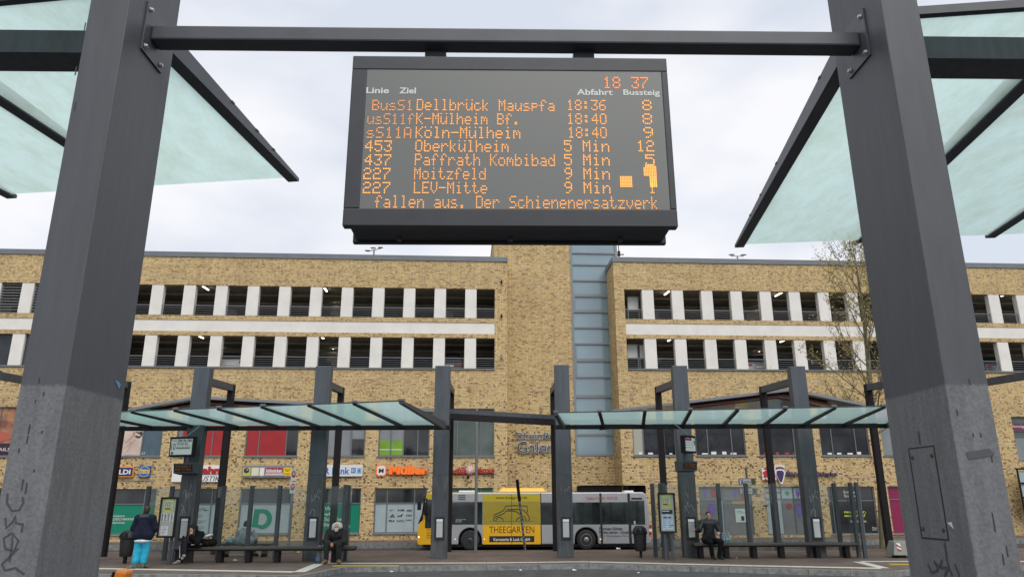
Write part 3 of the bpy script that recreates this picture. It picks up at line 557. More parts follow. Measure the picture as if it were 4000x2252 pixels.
# right wing shops
GREYF = mat('grey_film', (.16, .165, .17), .35, var=.1, scale=1.3); VIOL = mat('violet_paw_print', (.16, .09, .40), .5); REDA = mat('pharmacy_red', (.42, .015, .02), .5)
P1 = window(dnR[0], (.36, .46), (.72,), lambda i, j: GREYF if j else (GREYF if i != 1 else FROST), sill=False)
P2 = window(dnR[1], (.36, .62), (.74,), lambda i, j: (FROST if i < 1 else GREYF) if j == 0 else FROST, sill=False)
P3 = window(dnR[2], (.1, .70), (.70,), DARK); P4 = window(dnR[3], (.5,), (.72,), mat('magenta_film', (.22, .008, .06), .4)); P5 = window(dnR[4], (.5,), (.72,), DARK)
def paw(par, u, v, sc, m, toes=True, nm='paw_print', d=.12, dep=.006):
    c = fp(u, v, d); k = sc / 65.0; b = MB(BX); pts = [(-.5, .15), (-.42, .4), (-.2, .48), (.2, .48), (.42, .4), (.5, .15), (.36, -.35), (.15, -.9), (0, -1.0), (-.15, -.9), (-.36, -.35)]
    b.prism([(c[0] + x * k, d, c[1] + z * k) for x, z in pts], (0, -dep, 0))
    for i in range(5):
        x = -.42 + .21 * i; z = .72 + .1 * sin(pi * i / 4); b.prism([(c[0] + (x + .085 * cos(a)) * k, d, c[1] + (z + .14 * sin(a)) * k) for a in [q * pi / 4 for q in range(8)]], (0, -dep, 0))
    b.build(nm, m, par)
def red_a(par, u, v, sc, d=.12, dep=.006, m=None):
    c = fp(u, v, d); k = sc / 65.0; b = MB(BX); q = lambda pts: b.prism([(c[0] + x * k, d, c[1] + z * k) for x, z in pts], (0, -dep, 0))
    q([(-.45, .35), (-.2, .5), (.1, .5), (.1, .3), (-.2, .3)]); q([(.1, .5), (.45, .3), (.5, -.25), (.2, -.25), (.15, .3), (.1, .3)]); q([(-.5, .1), (-.2, .28), (.15, .2), (.15, .05), (-.15, .05), (-.4, -.1)]); q([(-.42, -.1), (-.15, .05), (-.12, -.25), (-.45, -.3)])
    q([(-.5, -.5), (-.3, -.32), (-.1, -.5), (-.3, -.42)]); q([(.1, -.5), (.3, -.3), (.55, -.5), (.3, -.4)]); q([(-.1, -.5), (-.15, -.26), (.2, -.26), (.1, -.5)])
    b.build('pharmacy_a', m or REDA, par)
paw(P1, 2757, 1922, 16, VIOL); red_a(P1, 2791, 1923, 30); paw(P1, 2781, 1985, 27, VIOL); paw(P1, 2871, 1922, 17, VIOL); red_a(P1, 2905, 1933, 26)
paw(P2, 3117, 1925, 17, VIOL); paw(P2, 3122, 1990, 27, VIOL); red_a(P2, 3083, 1974, 22)
b = MB(BX); c = fp(3075, 1924, .12); b.box(c[0] - .15, c[0] + .15, .118, .13, c[1] - .05, c[1] + .05); b.box(c[0] - .05, c[0] + .05, .118, .1295, c[1] - .15, c[1] + .15); b.build('green_cross', mat('cross_green', (0, .30, .12), .5), P2)
ftxt('Bären Apotheke', 2995, 1919, 3052, 1926, INK, P2, bold=.02)
c = rect(2876, 1985, 2914, 2038); MB(BX).box(c[0], c[1], .115, .13, c[2], c[3]).build('shop_poster', mat('mint_poster', (.52, .62, .58), .5), P1)
ftxt('E-Rezept\nhier einlösen', 2880, 1992, 2908, 2002, INK, P1, ext=.014)
c = rect(2898, 2014, 2910, 2032); b = MB(BX); b.box(c[0], c[1], .105, .114, c[2], c[3]); b.build('poster_phone', INK, P1)
c = rect(2862, 1955, 2922, 1967); MB(BX).box(c[0], c[1], .118, .13, c[2], c[3]).build('shop_poster', mat('ochre_strip', (.36, .27, .08), .5), P1)
ftxt('heinberg\nGalerie', 3299, 1914, 3352, 1940, WPAPER, P3, bold=.01); YT = mat('lime_lettering', (.55, .62, .05), .5)
ftxt('neuFrisur,\nneuesIch?', 3300, 1991, 3382, 2017, YT, P3, bold=.02); ftxt('Grün durch neu.', 3322, 2028, 3385, 2038, WPAPER, P3); ftxt('Öffnungszeiten\nMo-Sa 9-20', 3409, 2055, 3435, 2070, WPAPER, P3)
c = rect(3254, 1900, 3262, 2090); MB(BX).box(c[0] + .2, c[0] + .32, .1, .13, c[2], c[3] - .1).build('white_post', WPAPER, P3)
# tall corner window and black balcony at the edge
x = window(tops, (.42, .8), (.55,), lambda i, j: GREYW if j == 0 else GREENG, sill=False)
a = fp(3950, 1664)
MB(BX).box(a[0] - .02, tops[1] - .08, .11, .134, tops[3] - .95, tops[3] - .4).build('poster_band', mat('plum_band', (.14, .03, .06), .5), x)
text('Verträge & mehr', BX, a[0] + .1, a[0] + 1.9, tops[3] - .72, tops[3] - .52, .105, WPAPER, x)
blc = rect(3948, 1832, 4300, 2052); b = MB(BX)
for k in range(5): z = blc[2] + (blc[3] - blc[2]) * (k / 4); b.box(blc[0] + (.05 * (4 - k)), blc[1], -.9, -.82, z - .05, z + .05)
for k in range(6): s = blc[0] + .05 + k * 1.15; b.box(s, s + .07, -.903, -.817, blc[2], blc[3])
b.build('black_railing', BLACK, bld)
MB(BX).box(blc[0] + .15, blc[1], -.80, -.78, blc[2] + .9, blc[3] - .1).build('frosted_panel', FROST, bld)
# tower glazing
tz = [fp(2300, v, TD)[1] for v in (1776, 1696, 1616, 1547, 1472, 1406, 1342, 1279, 1215, 1154, 1095, 1033, 988, 940, 905)]
b = MB(BX); b.box(tG0, tG0 + .14, TD - .03, TD + .1, gB, tT - .5); b.box(tG1 - .18, tG1 - .03, TD - .03, TD + .1, gB, tT - .5)
for i, z in enumerate(tz): h = .1 if i in (3, 5, 8, 9) else .055; b.box(tG0 + .14, tG1 - .18, TD - .028, TD + .095, z - h, z + h)
for i in (4, 5, 8):                                                  # opening lights have a frame of their own
    z0, z1 = tz[i] + .1, tz[i + 1] - .1
    if i == 4: z0, z1 = tz[4] + .1, tz[5] - .1
    e = tG0 + .14 + (tG1 - tG0) * .9
    b.box(tG0 + .14, tG0 + .26, TD - .034, TD + .05, z0, z1)
fr = b.build('stair_glazing', mat('glazing_frame_grey', (.19, .215, .235), .45), bld)
b = MB(BX)
for i in range(len(tz) - 1): b.quad((tG0 + .1, TD + .06, tz[i]), (tG1 - .1, TD + .06, tz[i]), (tG1 - .1, TD + .06, tz[i + 1]), (tG0 + .1, TD + .06, tz[i + 1]))
b.build('pane', BLUEGL, fr)
# entrance below the tower
eE = fp(2527, 2000)[0]; b = MB(BX)
b.box(tE, eE, TD + .5, TD + .6, entz[1] - .35, entz[1] - .02); b.box(tE, eE, TD + .5, TD + .6, ZF, ZF + .12)
for k in range(6): s = tE + (eE - tE) * k / 5; b.box(s - .05, s + .05, TD + .497, TD + .603, ZF, entz[1] - .02)
x = b.build('entrance', FRAMEM, bld); MB(BX).quad((tE, TD + .56, ZF), (eE, TD + .56, ZF), (eE, TD + .56, entz[1]), (tE, TD + .56, entz[1])).build('pane', DARK, x)
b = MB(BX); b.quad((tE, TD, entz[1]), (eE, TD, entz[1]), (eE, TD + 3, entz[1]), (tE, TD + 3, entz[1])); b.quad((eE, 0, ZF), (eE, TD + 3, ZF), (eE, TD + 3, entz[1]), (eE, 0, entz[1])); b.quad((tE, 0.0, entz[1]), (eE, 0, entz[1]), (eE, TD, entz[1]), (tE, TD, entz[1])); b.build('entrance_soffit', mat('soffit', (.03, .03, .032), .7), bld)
# ================================================================== NEAR SHELTERS: pillar + glass canopy
PILM = pillar_mat('pillar_paint', (.078, .083, .092), (.165, .170, .176), 2.37)
NGLASS = glass('frosted_canopy_glass', (.70, .90, .88), (.70, .87, .845), .33, .3, dirt=.75, dirtc=(.44, .50, .34))
ZG = 4.85
SCUFF = mat('dark_scratch', (.035, .04, .046), .6); RUST = mat('rust', (.09, .04, .02), .8)
GRAF = mat('graffiti_grey', (.055, .06, .066), .7)
def near_pillar(root, x0, x1, yf, dep, ztop):
    b = MB(NEAR.M); b.box(x0, x1, yf, yf + dep, -.13, ztop); return b.build('pillar', PILM, root, bevel=.006)
yf = -.22
xl0, xl1 = nf(86, 1464, yf)[0], nf(265, 1464, yf)[0]; xr0, xr1 = nf(3685, 1464, yf)[0], nf(3853, 1464, yf)[0]
NL = thing('bus_shelter', 'near bus shelter whose grey pillar carries a torn blue sticker and scrawled letters', 'shelter', NEAR.M @ Vector((xl0, 0, -.13)), R(1.2), 'near bus shelters')
NR = thing('bus_shelter', 'near bus shelter whose grey pillar has a screwed hatch and a dark paint patch', 'shelter', NEAR.M @ Vector((xr1, 0, -.13)), R(1.2), 'near bus shelters')
PL = near_pillar(NL, xl0, xl1, yf, .60, 5.9); PR = near_pillar(NR, xr0, xr1, yf, .62, 5.9)
def canopy(root, tip, e, tL, tR, depth, ribs, side):
    """tip: far corner at the gap; e: unit vector along the far edge away from the gap"""
    e = Vector((e[0], e[1], 0)).normalized(); r = Vector((-e.y, e.x, 0)); r = r if r.y > 0 else -r
    P = lambda a, c, z: Vector((tip[0], tip[1], z)) + e * a - r * c           # a along edge, c towards the camera
    for i, a in enumerate(ribs):
        b = MB()
        z0 = ZG - .03; n0, n1 = P(a, depth - .05, z0), P(a, -.07, z0); w = e * .055
        b.hexa([n0 - w, n0 + w, n1 + w, n1 - w, n0 - w + Vector((0, 0, .17)), n0 + w + Vector((0, 0, .17)), n1 + w + Vector((0, 0, .035)), n1 - w + Vector((0, 0, .035))])
        b.build('rib', STEEL if i else NSTEEL, root)
        if i == 0:                                                        # rust blooms along the end rib
            for t in (.18, .5, .66, .78):
                b = MB(); q = n0.lerp(n1, t); s = -w * 1.06 - e * .001; zt = .17 - .135 * t
                b.hexa([q + s + r * k + Vector((0, 0, zz2)) for k, zz2 in ((0, zt - .022), (.05, zt - .012), (.05, zt - .001), (0, zt - .001))] + [q + s - e * .002 + r * k + Vector((0, 0, zz2)) for k, zz2 in ((0, zt - .022), (.05, zt - .012), (.05, zt - .001), (0, zt - .001))])
                b.build('rust_patch', RUST, root)
    for i in range(len(ribs)):
        a0 = ribs[i] + .045 if i else ribs[0] - .02; a1 = (ribs[i + 1] - .045) if i + 1 < len(ribs) else ribs[i] + 1.4
        q = [P(a0, depth, ZG), P(a1, depth, ZG), P(a1, 0, ZG), P(a0, 0, ZG)]; pane(q, .014, NGLASS, root)
    b = MB(); b.beam(P(ribs[0] - .03, depth + .03, ZG), P(ribs[-1] + 1.4, depth + .03, ZG), .05, .06); b.build('edge_strip', NSTEEL, root)
tip = at_z(1159, 686, ZG); canopy(NL, tip, (-.992, .127), 0, 0, 2.72, [0.06, 1.72, 3.12, 4.6], -1)
tip = at_z(2872, 951, ZG); canopy(NR, tip, (.994, -.105), 0, 0, 4.45, [0.06, 1.52, 3.02, 4.5], 1)
MB(NEAR.M).box(xl0 - 4.2, xl0 + .003, .29, .52, 4.66, 4.83).build('purlin', STEEL, NL); MB(NEAR.M).box(xr1 - .003, xr1 + 4.2, .27, .52, 4.66, 4.83).build('purlin', STEEL, NR)
# marks on the pillars
def on_front(u, v): return nf(u, v, yf)
def scr(b, u, v, ln, wd=.006):
    x, z = on_front(u, v); b.hexa([(x - wd / 2, yf - .0025, z - ln), (x + wd / 2, yf - .0025, z - ln), (x + wd / 2, yf, z - ln), (x - wd / 2, yf, z - ln), (x - wd / 2, yf - .0025, z), (x + wd / 2, yf - .0025, z), (x + wd / 2, yf, z), (x - wd / 2, yf, z)])
b = MB(NEAR.M)
for u, v, l in ((155, 1473, .03), (172, 1530, .02), (118, 1655, .05), (110, 1700, .04), (92, 1870, .05), (106, 1885, .05), (76, 1750, .02), (135, 1830, .015), (165, 1680, .015), (140, 1560, .015), (300, 260, .06), (335, 90, .05), (296, 400, .05)): b = MB(NEAR.M); scr(b, u, v, l); b.build('scratch', SCUFF, PL)
b = MB(NEAR.M)
for u, v, l in ((3785, 1480, .03), (3737, 1600, .03), (3800, 1690, .02), (3872, 1780, .03), (3875, 2000, .09), (3930, 2130, .05), (3915, 2160, .05), (3830, 1690, .02)): b = MB(NEAR.M); scr(b, u, v, l); b.build('scratch', SCUFF, PR)
b = MB(NEAR.M); pp = [on_front(u, v) for u, v in ((3772, 1764), (3862, 1750), (3880, 1766), (3883, 1778), (3783, 1794))]; b.prism([(x, yf - .001, z) for x, z in pp], (0, -.002, 0)); b.build('paint_patch', mat('paint_patch', (.07, .075, .082), .6), PR)
b = MB(NEAR.M)
GL = [[(30, 1925), (28, 1960), (45, 1992), (75, 1990), (92, 1960), (88, 1940)], [(22, 2020), (25, 2060), (50, 2035), (60, 2012), (62, 2040), (90, 2045), (85, 2075)], [(45, 2080), (15, 2100), (20, 2140), (55, 2150), (72, 2110), (50, 2080), (48, 2120), (38, 2190)], [(70, 2140), (30, 2180), (8, 2200), (20, 2225), (60, 2215), (95, 2240)]]
for st in GL: b = MB(NEAR.M); stroke(b, [on_front(u, v) for u, v in st], .009, yf - .0025, yf); b.build('graffiti', GRAF, PL)
# inner faces: hatch, sticker, tag (local plane x = const)
def on_side(u, v, x):
    o = NEAR.I @ CAM; r = NEAR.I.to_3x3() @ ray(u, v); t = (x - o.x) / r.x; return (o.y + r.y * t, o.z + r.z * t)
xs = xr0; hp = [on_side(u, v, xs) for u, v in ((3549, 1749), (3648, 1741), (3708, 2111), (3604, 2098))]
y0, y1 = hp[1][0], hp[0][0]; z0, z1 = hp[3][1], hp[0][1]
z0 = sum((hp[2][1], hp[3][1])) / 2; z1 = (hp[0][1] + hp[1][1]) / 2
MB(NEAR.M).box(xs - .0008, xs + .01, y0 - .004, y1 + .006, z0 - .003, z1 + .003).build('hatch_gap', INK, PR)
ht = MB(NEAR.M).box(xs - .0018, xs + .01, y0 + .007, y1 - .009, z0 + .006, z1 - .006).build('hatch', PILM, PR)
for y in (y0 + .03, y1 - .03):
    for z in (z0 + .05, z1 - .05): MB(NEAR.M).lathe((xs - .006, y, z), [(.0, 0), (.012, 0), (.012, .005)], 8, 'x').build('screw', RUST, ht)
b = MB(NEAR.M)
for st in ([(3625, 2200), (3640, 2235), (3665, 2225), (3650, 2190), (3672, 2215)], [(3680, 2185), (3672, 2215), (3705, 2215), (3690, 2250)], [(3588, 1682), (3594, 1735)], [(3690, 2115), (3700, 2190), (3720, 2248)], [(3730, 2200), (3750, 2250)]):
    P = [on_side(u, v, xs) for u, v in st]; b = MB(NEAR.M)
    for i in range(len(P) - 1): b.beam((xs - .001, P[i][0], P[i][1]), (xs - .001, P[i + 1][0], P[i + 1][1]), .014, .003, (1, 0, 0))
    b.build('graffiti', GRAF, PR)
p = on_side(3710, 2046, xs); MB(NEAR.M).prism([(xs - .001, p[0] + .015, p[1] + .008), (xs - .001, p[0] - .02, p[1] + .012), (xs - .001, p[0] - .03, p[1] - .02)], (-.002, 0, 0)).build('sticker', WPAPER, PR)
q = [on_side(u, v, xl1) for u, v in ((447, 1482), (464, 1492), (470, 1502), (462, 1518), (458, 1506))]
MB(NEAR.M).prism([(xl1 + .001, a, c) for a, c in q], (.002, 0, 0)).build('sticker', mat('blue_sticker', (.10, .28, .50), .3), PL)
# ---- cross beam with bolted end plates
BX0, BX1, BY = xl1, xr0, .10
bz0 = [nf(u, v, BY - .06)[1] for u, v in ((1000, 158), (2800, 170))]; bzt = [nf(u, v, BY - .06)[1] for u, v in ((1000, 103), (2800, 116))]
z0, z1 = sum(bz0) / 2, sum(bzt) / 2
CB = thing('cross_beam', 'grey square steel beam bolted between the two near pillars above the departure board', 'beam', NEAR.M @ Vector((0, BY, z0)), R(1.2))
MB(NEAR.M).box(BX0 + .012, BX1 - .012, BY - .06, BY + .07, z0, z1).build('beam', NSTEEL, CB, bevel=.012)
BOLT = mat('bolt_zinc', (.45, .45, .44), .35, .8)
for x, s in ((BX0, 1), (BX1, -1)):
    xa, xb = x, x + s * .012
    pl = MB(NEAR.M).box(xa, xb, BY - .135, BY + .145, z0 - .12, z1 + .12).build('end_plate', NSTEEL, CB, bevel=.002)
    for y in (BY - .10, BY + .11):
        for z in (z0 - .08, z1 + .08):
            b = MB(NEAR.M); b.lathe((xb, y, z), [(0, 0), (.018, 0), (.018, .003 * s), (.013, .0031 * s), (.013, .016 * s), (.008, .018 * s)], 6, 'x'); b.build('bolt', BOLT, pl)
# ---- departure board
SY = -.02; DEP = .33
SG = thing('departure_board', 'large dark framed departure board showing orange dot lines, clock reading 18 37', 'departure board', NEAR.M @ Vector((0, SY, 3.3)), R(1.2))
c4 = [nf(u, v, SY) for u, v in ((1379, 217), (2605, 228), (2648, 885), (1336, 882))]
X0, X1 = (c4[0][0] + c4[3][0]) / 2, (c4[1][0] + c4[2][0]) / 2; Z0, Z1 = (c4[2][1] + c4[3][1]) / 2, (c4[0][1] + c4[1][1]) / 2
FRM = mat('board_frame', (.027, .029, .035), .45, var=.1, scale=8)
s4 = [nf(u, v, SY) for u, v in ((1434, 270), (2580, 280), (2621, 816), (1404, 814))]
sx0, sx1 = (s4[0][0] + s4[3][0]) / 2, (s4[1][0] + s4[2][0]) / 2; sz0, sz1 = (s4[2][1] + s4[3][1]) / 2, (s4[0][1] + s4[1][1]) / 2
b = MB(NEAR.M); b.box(X0, X1, SY, SY + .06, Z0, sz0); b.box(X0, X1, SY, SY + .06, sz1, Z1); b.box(X0, sx0, SY + .0005, SY + .06, sz0, sz1); b.box(sx1, X1, SY + .0005, SY + .06, sz0, sz1)
hs = b.build('front_frame', FRM, SG, bevel=.006)
b = MB(NEAR.M); b.box(X0 + .03, X1 - .03, SY + .061, SY + DEP - .04, Z0 + .012, Z1 - .01); b.box(X0 + .005, X1 - .005, SY + DEP - .039, SY + DEP, Z0 - .002, Z1 - .003); cs = b.build('case', mat('board_case', (.022, .023, .026), .5), SG, bevel=.008)
for x in (X0 + .3, (X0 + X1) / 2, X1 - .3): MB(NEAR.M).lathe((x, SY + .24, Z0 - .004), [(.0, 0), (.016, 0), (.02, .02)], 10).build('latch', NSTEEL, cs)
def led_screen_mat():
    m = bpy.data.materials.new('led_screen_face'); m.use_nodes = True; n, l = m.node_tree.nodes, m.node_tree.links; p = n['Principled BSDF']; p.inputs['Roughness'].default_value = .35
    g = n.new('ShaderNodeTexCoord'); v = n.new('ShaderNodeTexVoronoi'); v.inputs['Scale'].default_value = 105; v.inputs['Randomness'].default_value = 0
    r = n.new('ShaderNodeValToRGB'); r.color_ramp.elements[0].position = .25; r.color_ramp.elements[0].color = (.125, .13, .122, 1); r.color_ramp.elements[1].position = .4; r.color_ramp.elements[1].color = (.145, .152, .143, 1)
    l.new(g.outputs['Object'], v.inputs['Vector']); l.new(v.outputs['Distance'], r.inputs[0]); l.new(r.outputs[0], p.inputs['Base Color']); return m
sn = MB(NEAR.M).box(sx0, sx1, SY + .004, SY + .03, sz0, sz1).build('screen', led_screen_mat(), SG)
LED = mat('led_orange', (1.0, .36, .075), .5, emit=.68); LED2 = mat('led_amber', (1.0, .40, .08), .5, emit=.78); LEDR = mat('led_red', (1.0, .27, .07), .5, emit=.68)
FONT = {'-': '0808080808', '.': '0060600000', '0': '3E4141413E', '1': '00427F4000', '2': '7249494946', '3': '2141494D33', '4': '1814127F10', '5': '2745454539', '6': '3C4A494931', '7': '0171090503', '8': '3649494936', '9': '064949291E', ':': '0036360000',
'A': '7E1111117E', 'B': '7F49494936', 'D': '7F4141413E', 'E': '7F49494941', 'K': '7F08142241', 'L': '7F40404040', 'M': '7F020C027F', 'O': '3E4141413E', 'P': '7F09090906', 'S': '4649494931', 'V': '1F2040201F', 'a': '2054545478', 'b': '7F48444438', 'c': '3844444420', 'd': '384444487F', 'e': '3854545418', 'f': '087E090102',
'h': '7F08040478', 'i': '00447D4000', 'k': '7F10284400', 'l': '00417F4000', 'm': '7C04180478', 'n': '7C08040478', 'o': '3844444438', 'p': '7C14141408', 'r': '7C08040408', 's': '4854545420', 't': '043F444020', 'u': '3C4040207C', 'v': '1C2040201C', 'z': '4464544C44', 'ü': '3D4040207D', 'ö': '3944444439', 'r~': '7C08040000', '#': '7F7F7F7F7F'}
def led(s, u0, v0, u1, v1, m, dotk=.40):
    """write s in 5x7 dots so that it fills the photo box (u0,v0)-(u1,v1), v at cap top and base line"""
    a, c = nf(u0, v1, SY), nf(u1, v0, SY); n = len(s) * 6 - 1; px, pz = (c[0] - a[0]) / (n - 1), (c[1] - a[1]) / 6; r = min(abs(px), abs(pz)) * dotk; b = MB(NEAR.M)
    for i, ch in enumerate(s):
        if ch == ' ': continue
        cols = bytes.fromhex(FONT[ch])
        for k in range(5):
            for j in range(7):
                if cols[k] >> j & 1:
                    x, z = a[0] + (i * 6 + k) * px, c[1] - j * pz; b.lathe((x, SY + .003, z), [(r, 0), (r * .8, -.003)], 6, 'y')
    return b.build('led_text', m, sn)
rows = [(('BusS1', 1455, 1612, LED), ('Dellbrück Mauspfa', 1629, 2163, LED2), ('18:36', 2217, 2363, LED2), ('8', 2513, 2541, LED2), 393, 428),
 (('usS11f', 1436, 1617, LED), ('K-Mülheim Bf.', 1627, 2028, LED2), ('18:40', 2218, 2366, LED2), ('8', 2514, 2543, LED2), 446, 482),
 (('sS11A', 1434, 1605, LED), ('Köln-Mülheim', 1625, 2030, LED2), ('18:40', 2221, 2367, LED2), ('9', 2518, 2547, LED2), 499, 536),
 (('453', 1428, 1528, LED2), ('Oberkülheim', 1624, 1984, LED2), ('5 Min', 2206, 2376, LED2), ('12', 2491, 2551, LED2), 551, 589),
 (('437', 1426, 1526, LED2), ('Paffrath Kombibad', 1622, 2165, LED2), ('5 Min', 2207, 2378, LED2), ('5', 2525, 2553, LED2), 605, 643),
 (('227', 1421, 1523, LED2), ('Moitzfeld', 1619, 1895, LED2), ('9 Min', 2208, 2379, LED2), 658, 697),
 (('227', 1419, 1522, LED2), ('LEV-Mitte', 1618, 1901, LED2), ('9 Min', 2208, 2381, LED2), ('1', 2538, 2558, LED2), 713, 752),
 (('fallen aus. Der Schienenersatzverk', 1466, 2567, LED2), 770, 808)]
for row in rows:
    for s, u0, u1, m in row[:-2]: led(s, u0, row[-2], u1, row[-1], m, .38 if m is LED else .44)
led('18 37', 2360, 304, 2528, 342, LEDR, .5)
def led_block(u0, v0, u1, v1, nx, nz, skip=()):
    a, c = nf(u0, v1, SY), nf(u1, v0, SY); b = MB(NEAR.M); px, pz = (c[0] - a[0]) / (nx - 1), (c[1] - a[1]) / (nz - 1); r = px * .46
    for i in range(nx):
        for j in range(nz):
            if (i, j) not in skip: b.lathe((a[0] + i * px, SY + .003, c[1] - j * pz), [(r, 0), (r * .8, -.003)], 6, 'y')
    b.build('led_block', LED2, sn)
led_block(2426, 690, 2466, 728, 8, 8); led_block(2518, 645, 2560, 684, 8, 8, {(0, 0), (0, 1), (7, 0)}); led_block(2543, 690, 2562, 728, 4, 8)
for t, u0, v0, u1, v1 in (('Linie', 1430, 341, 1520, 364), ('Ziel', 1559, 342, 1625, 365), ('Abfahrt', 2254, 348, 2393, 371), ('Bussteig', 2436, 350, 2577, 378)):
    a, c = nf(u0, v1, SY), nf(u1, v0, SY); text(t, NEAR.M, a[0], c[0], a[1], c[1], SY + .004, mat('board_white', (.66, .68, .64), .6), sn, 'header_text', .002, bold=.022)
for u in (1699, 2283):
    x, _ = nf(u, 205, BY); b = MB(NEAR.M); b.box(x - .068, x + .068, BY + .035, BY + .125, Z1 - .004, z0 - .0005); b.box(x - .075, x + .075, BY + .02, BY + .15, Z1 - .0035, Z1 + .02)
    b.build('hanger', NSTEEL, SG, bevel=.003)
# ================================================================== FAR SHELTERS
FGLASS = glass('green_canopy_glass', (.70, .95, .93), (.70, .97, .95), .30, .12, dirt=.22, dirtc=(.55, .58, .42))
SMOKE = glass('smoked_roof_glass', (.40, .36, .36), (.035, .026, .028), .16, .1)
COLM = mat('column_paint', (.056, .068, .080), .5, var=.18, scale=2.5, stretch=(2, 2, .35)); COLLOW = mat('column_low_coat', (.044, .048, .054), .55, c2=(.085, .09, .096), scale=4, stretch=(3, 3, .5))
STRIPE = mat('red_reflection_strip', (.22, .025, .025), .5)
DGRAF = mat('chalk_graffiti', (.30, .31, .32), .7); EDGE = mat('gutter_grey', (.20, .215, .24), .4)
ASH = mat('brushed_ashtray', (.55, .56, .56), .35, .5)
def far_column(root, u, vb, wpx, utop, vtop, box=True, graf=None, hatch=False):
    P = at_z(u, vb, 0); Y = P.y; zt = at_y(utop, vtop, Y).z; wd = .51; x0, x1 = P.x - wd / 2, P.x + wd / 2
    zc = at_y(u, 1855, Y).z
    c = MB().box(x0, x1, Y, Y + .36, zc, zt).build('column', COLM, root, bevel=.01); MB().box(x0 - .004, x1 + .004, Y - .004, Y + .364, 0, zc - .001).build('column_base', COLLOW, c, bevel=.01)
    if box:
        zb = at_y(u, 2062, Y).z; xb = P.x + .02; b = MB(); b.box(xb - .155, xb + .155, Y - .03, Y - .0045, zb - .36, zb + .36); f = b.build('ashtray_frame', INK, c)
        b = MB(); b.box(xb - .10, xb + .10, Y - .036, Y - .0305, zb - .27, zb + .2); b.hexa([(xb - .10, Y - .05, zb + .21), (xb + .10, Y - .05, zb + .21), (xb + .1, Y - .0305, zb + .21), (xb - .1, Y - .0305, zb + .21), (xb - .1, Y - .035, zb + .29), (xb + .1, Y - .035, zb + .29), (xb + .1, Y - .0305, zb + .29), (xb - .1, Y - .0305, zb + .29)]); b.build('ashtray', ASH, f)
    if hatch:
        zb = at_y(u, 1970, Y).z; MB().box(P.x - .17, P.x + .2, Y - .009, Y - .0045, zb - .42, zb + .42).build('hatch', STEEL, c)
    if graf:
        rg = random.Random(graf); zc0 = at_y(u, 1990, Y).z
        for k in range(9 if graf > 2 else 4):
            x, z = P.x - .18 + rg.random() * .2, zc0 - .55 + rg.random() * 1.1; pts = [(x, z)]
            for q in range(5): pts.append((pts[-1][0] + rg.uniform(-.02, .07), pts[-1][1] + rg.uniform(-.13, .13)))
            b = MB(); stroke(b, [(min(max(px_, x0 + .02), x1 - .02), pz_) for px_, pz_ in pts], .012, Y - .007, Y - .0042); b.build('graffiti', DGRAF, c)
    return P
FL = thing('bus_shelter', 'far green glass bus shelter over the woman and the white-haired man', 'shelter', at_z(1216, 2188, 0), 0, 'far bus shelters')
FR = thing('bus_shelter', 'far green glass bus shelter over the man in the padded jacket', 'shelter', at_z(2706, 2175, 0), 0, 'far bus shelters')
colL = [(-205, 2212, 70, -60, 1440), (240, 2203, 66, 300, 1437), (702, 2195, 66, 786, 1433), (1211, 2188, 66, 1266, 1429), (1712, 2180, 63, 1733, 1427)]
colR = [(2211, 2176, 63, 2191, 1424), (2706, 2175, 63, 2650, 1427), (3200, 2176, 70, 3110, 1429), (3700, 2180, 70, 3590, 1432), (4230, 2186, 70, 4080, 1436)]
CP = [far_column(FL, *c, box=i >= 2, graf=(0, 0, 5, 2, 1)[i], hatch=i == 4) for i, c in enumerate(colL)]
CP += [far_column(FR, *c, box=i <= 2, graf=(3, 4, 2, 0, 0)[i], hatch=i == 0) for i, c in enumerate(colR)]
rear = [(0, 2181), (400, 2172), (838, 2164), (1294, 2156), (1751, 2152), (2172, 2150), (2607, 2150), (3041, 2148), (3478, 2150), (3935, 2155)]
ZB = 5.72; RP = []
for i, (u, v) in enumerate(rear):
    P = at_z(u, v, 0); P.y = min(P.y, 28.9); P = at_z(u, v, 0) if P.y < 28.9 else at_y(u, v, 28.8); RP.append(P); root = FL if i < 5 else FR
    MB().box(P.x - .11, P.x + .11, P.y - .11, P.y + .11, 0, ZB + .25).build('rear_post', BLACK, root, bevel=.008)
    C = CP[i]; sx = .26 if P.x > C.x else -.26
    MB().beam((C.x + sx * .5, C.y + .2, ZB - .06), (P.x, P.y - .112, ZB + .12), .2, .24).build('link_beam', STEEL, root)
def far_canopy(root, tips, bots, vt, vb):
    Zc = CZ + 2.42; T = [at_z(u, vt[0] + (vt[1] - vt[0]) * (u - tips[0]) / (tips[-1] - tips[0]), Zc) for u in tips]
    Bt = [at_y(u, vb, 24.0) for u in bots]
    for p in Bt: p.z = CZ + 2.36
    n = len(tips)
    for i in range(n):
        end = i in (0, n - 1); b = MB(); b.beam(T[i] - Vector((0, 0, .035)), Bt[i] - Vector((0, 0, .05)), .09 if not end else .11, .05 if not end else .07, h2=.1 if not end else .26); r = b.build('rib', BLACK if not end else STEEL, root)
        d = (T[i] - Bt[i]).normalized(); MB().beam(T[i] - d * .06 + Vector((0, 0, .04)), T[i] + d * .03 + Vector((0, 0, .02)), .13, .05).build('clamp', RAILM, r)
    for i in range(n - 1):
        e = (T[i + 1] - T[i]).normalized() * .05; q = [T[i] + e, T[i + 1] - e, Bt[i + 1] - e, Bt[i] + e]; pane(q, .016, FGLASS, root)
    a, c = Bt[0], Bt[-1]; b = MB(); b.box(a.x - .3, c.x + .2, 24.02, 24.2, CZ + 2.20, CZ + 2.33); b.build('roof_beam', BLACK, root)
    b = MB()
    for i in range(n - 1): b.beam(T[i], T[i + 1], .02, .03)
    b.build('front_edge', STEEL, root)
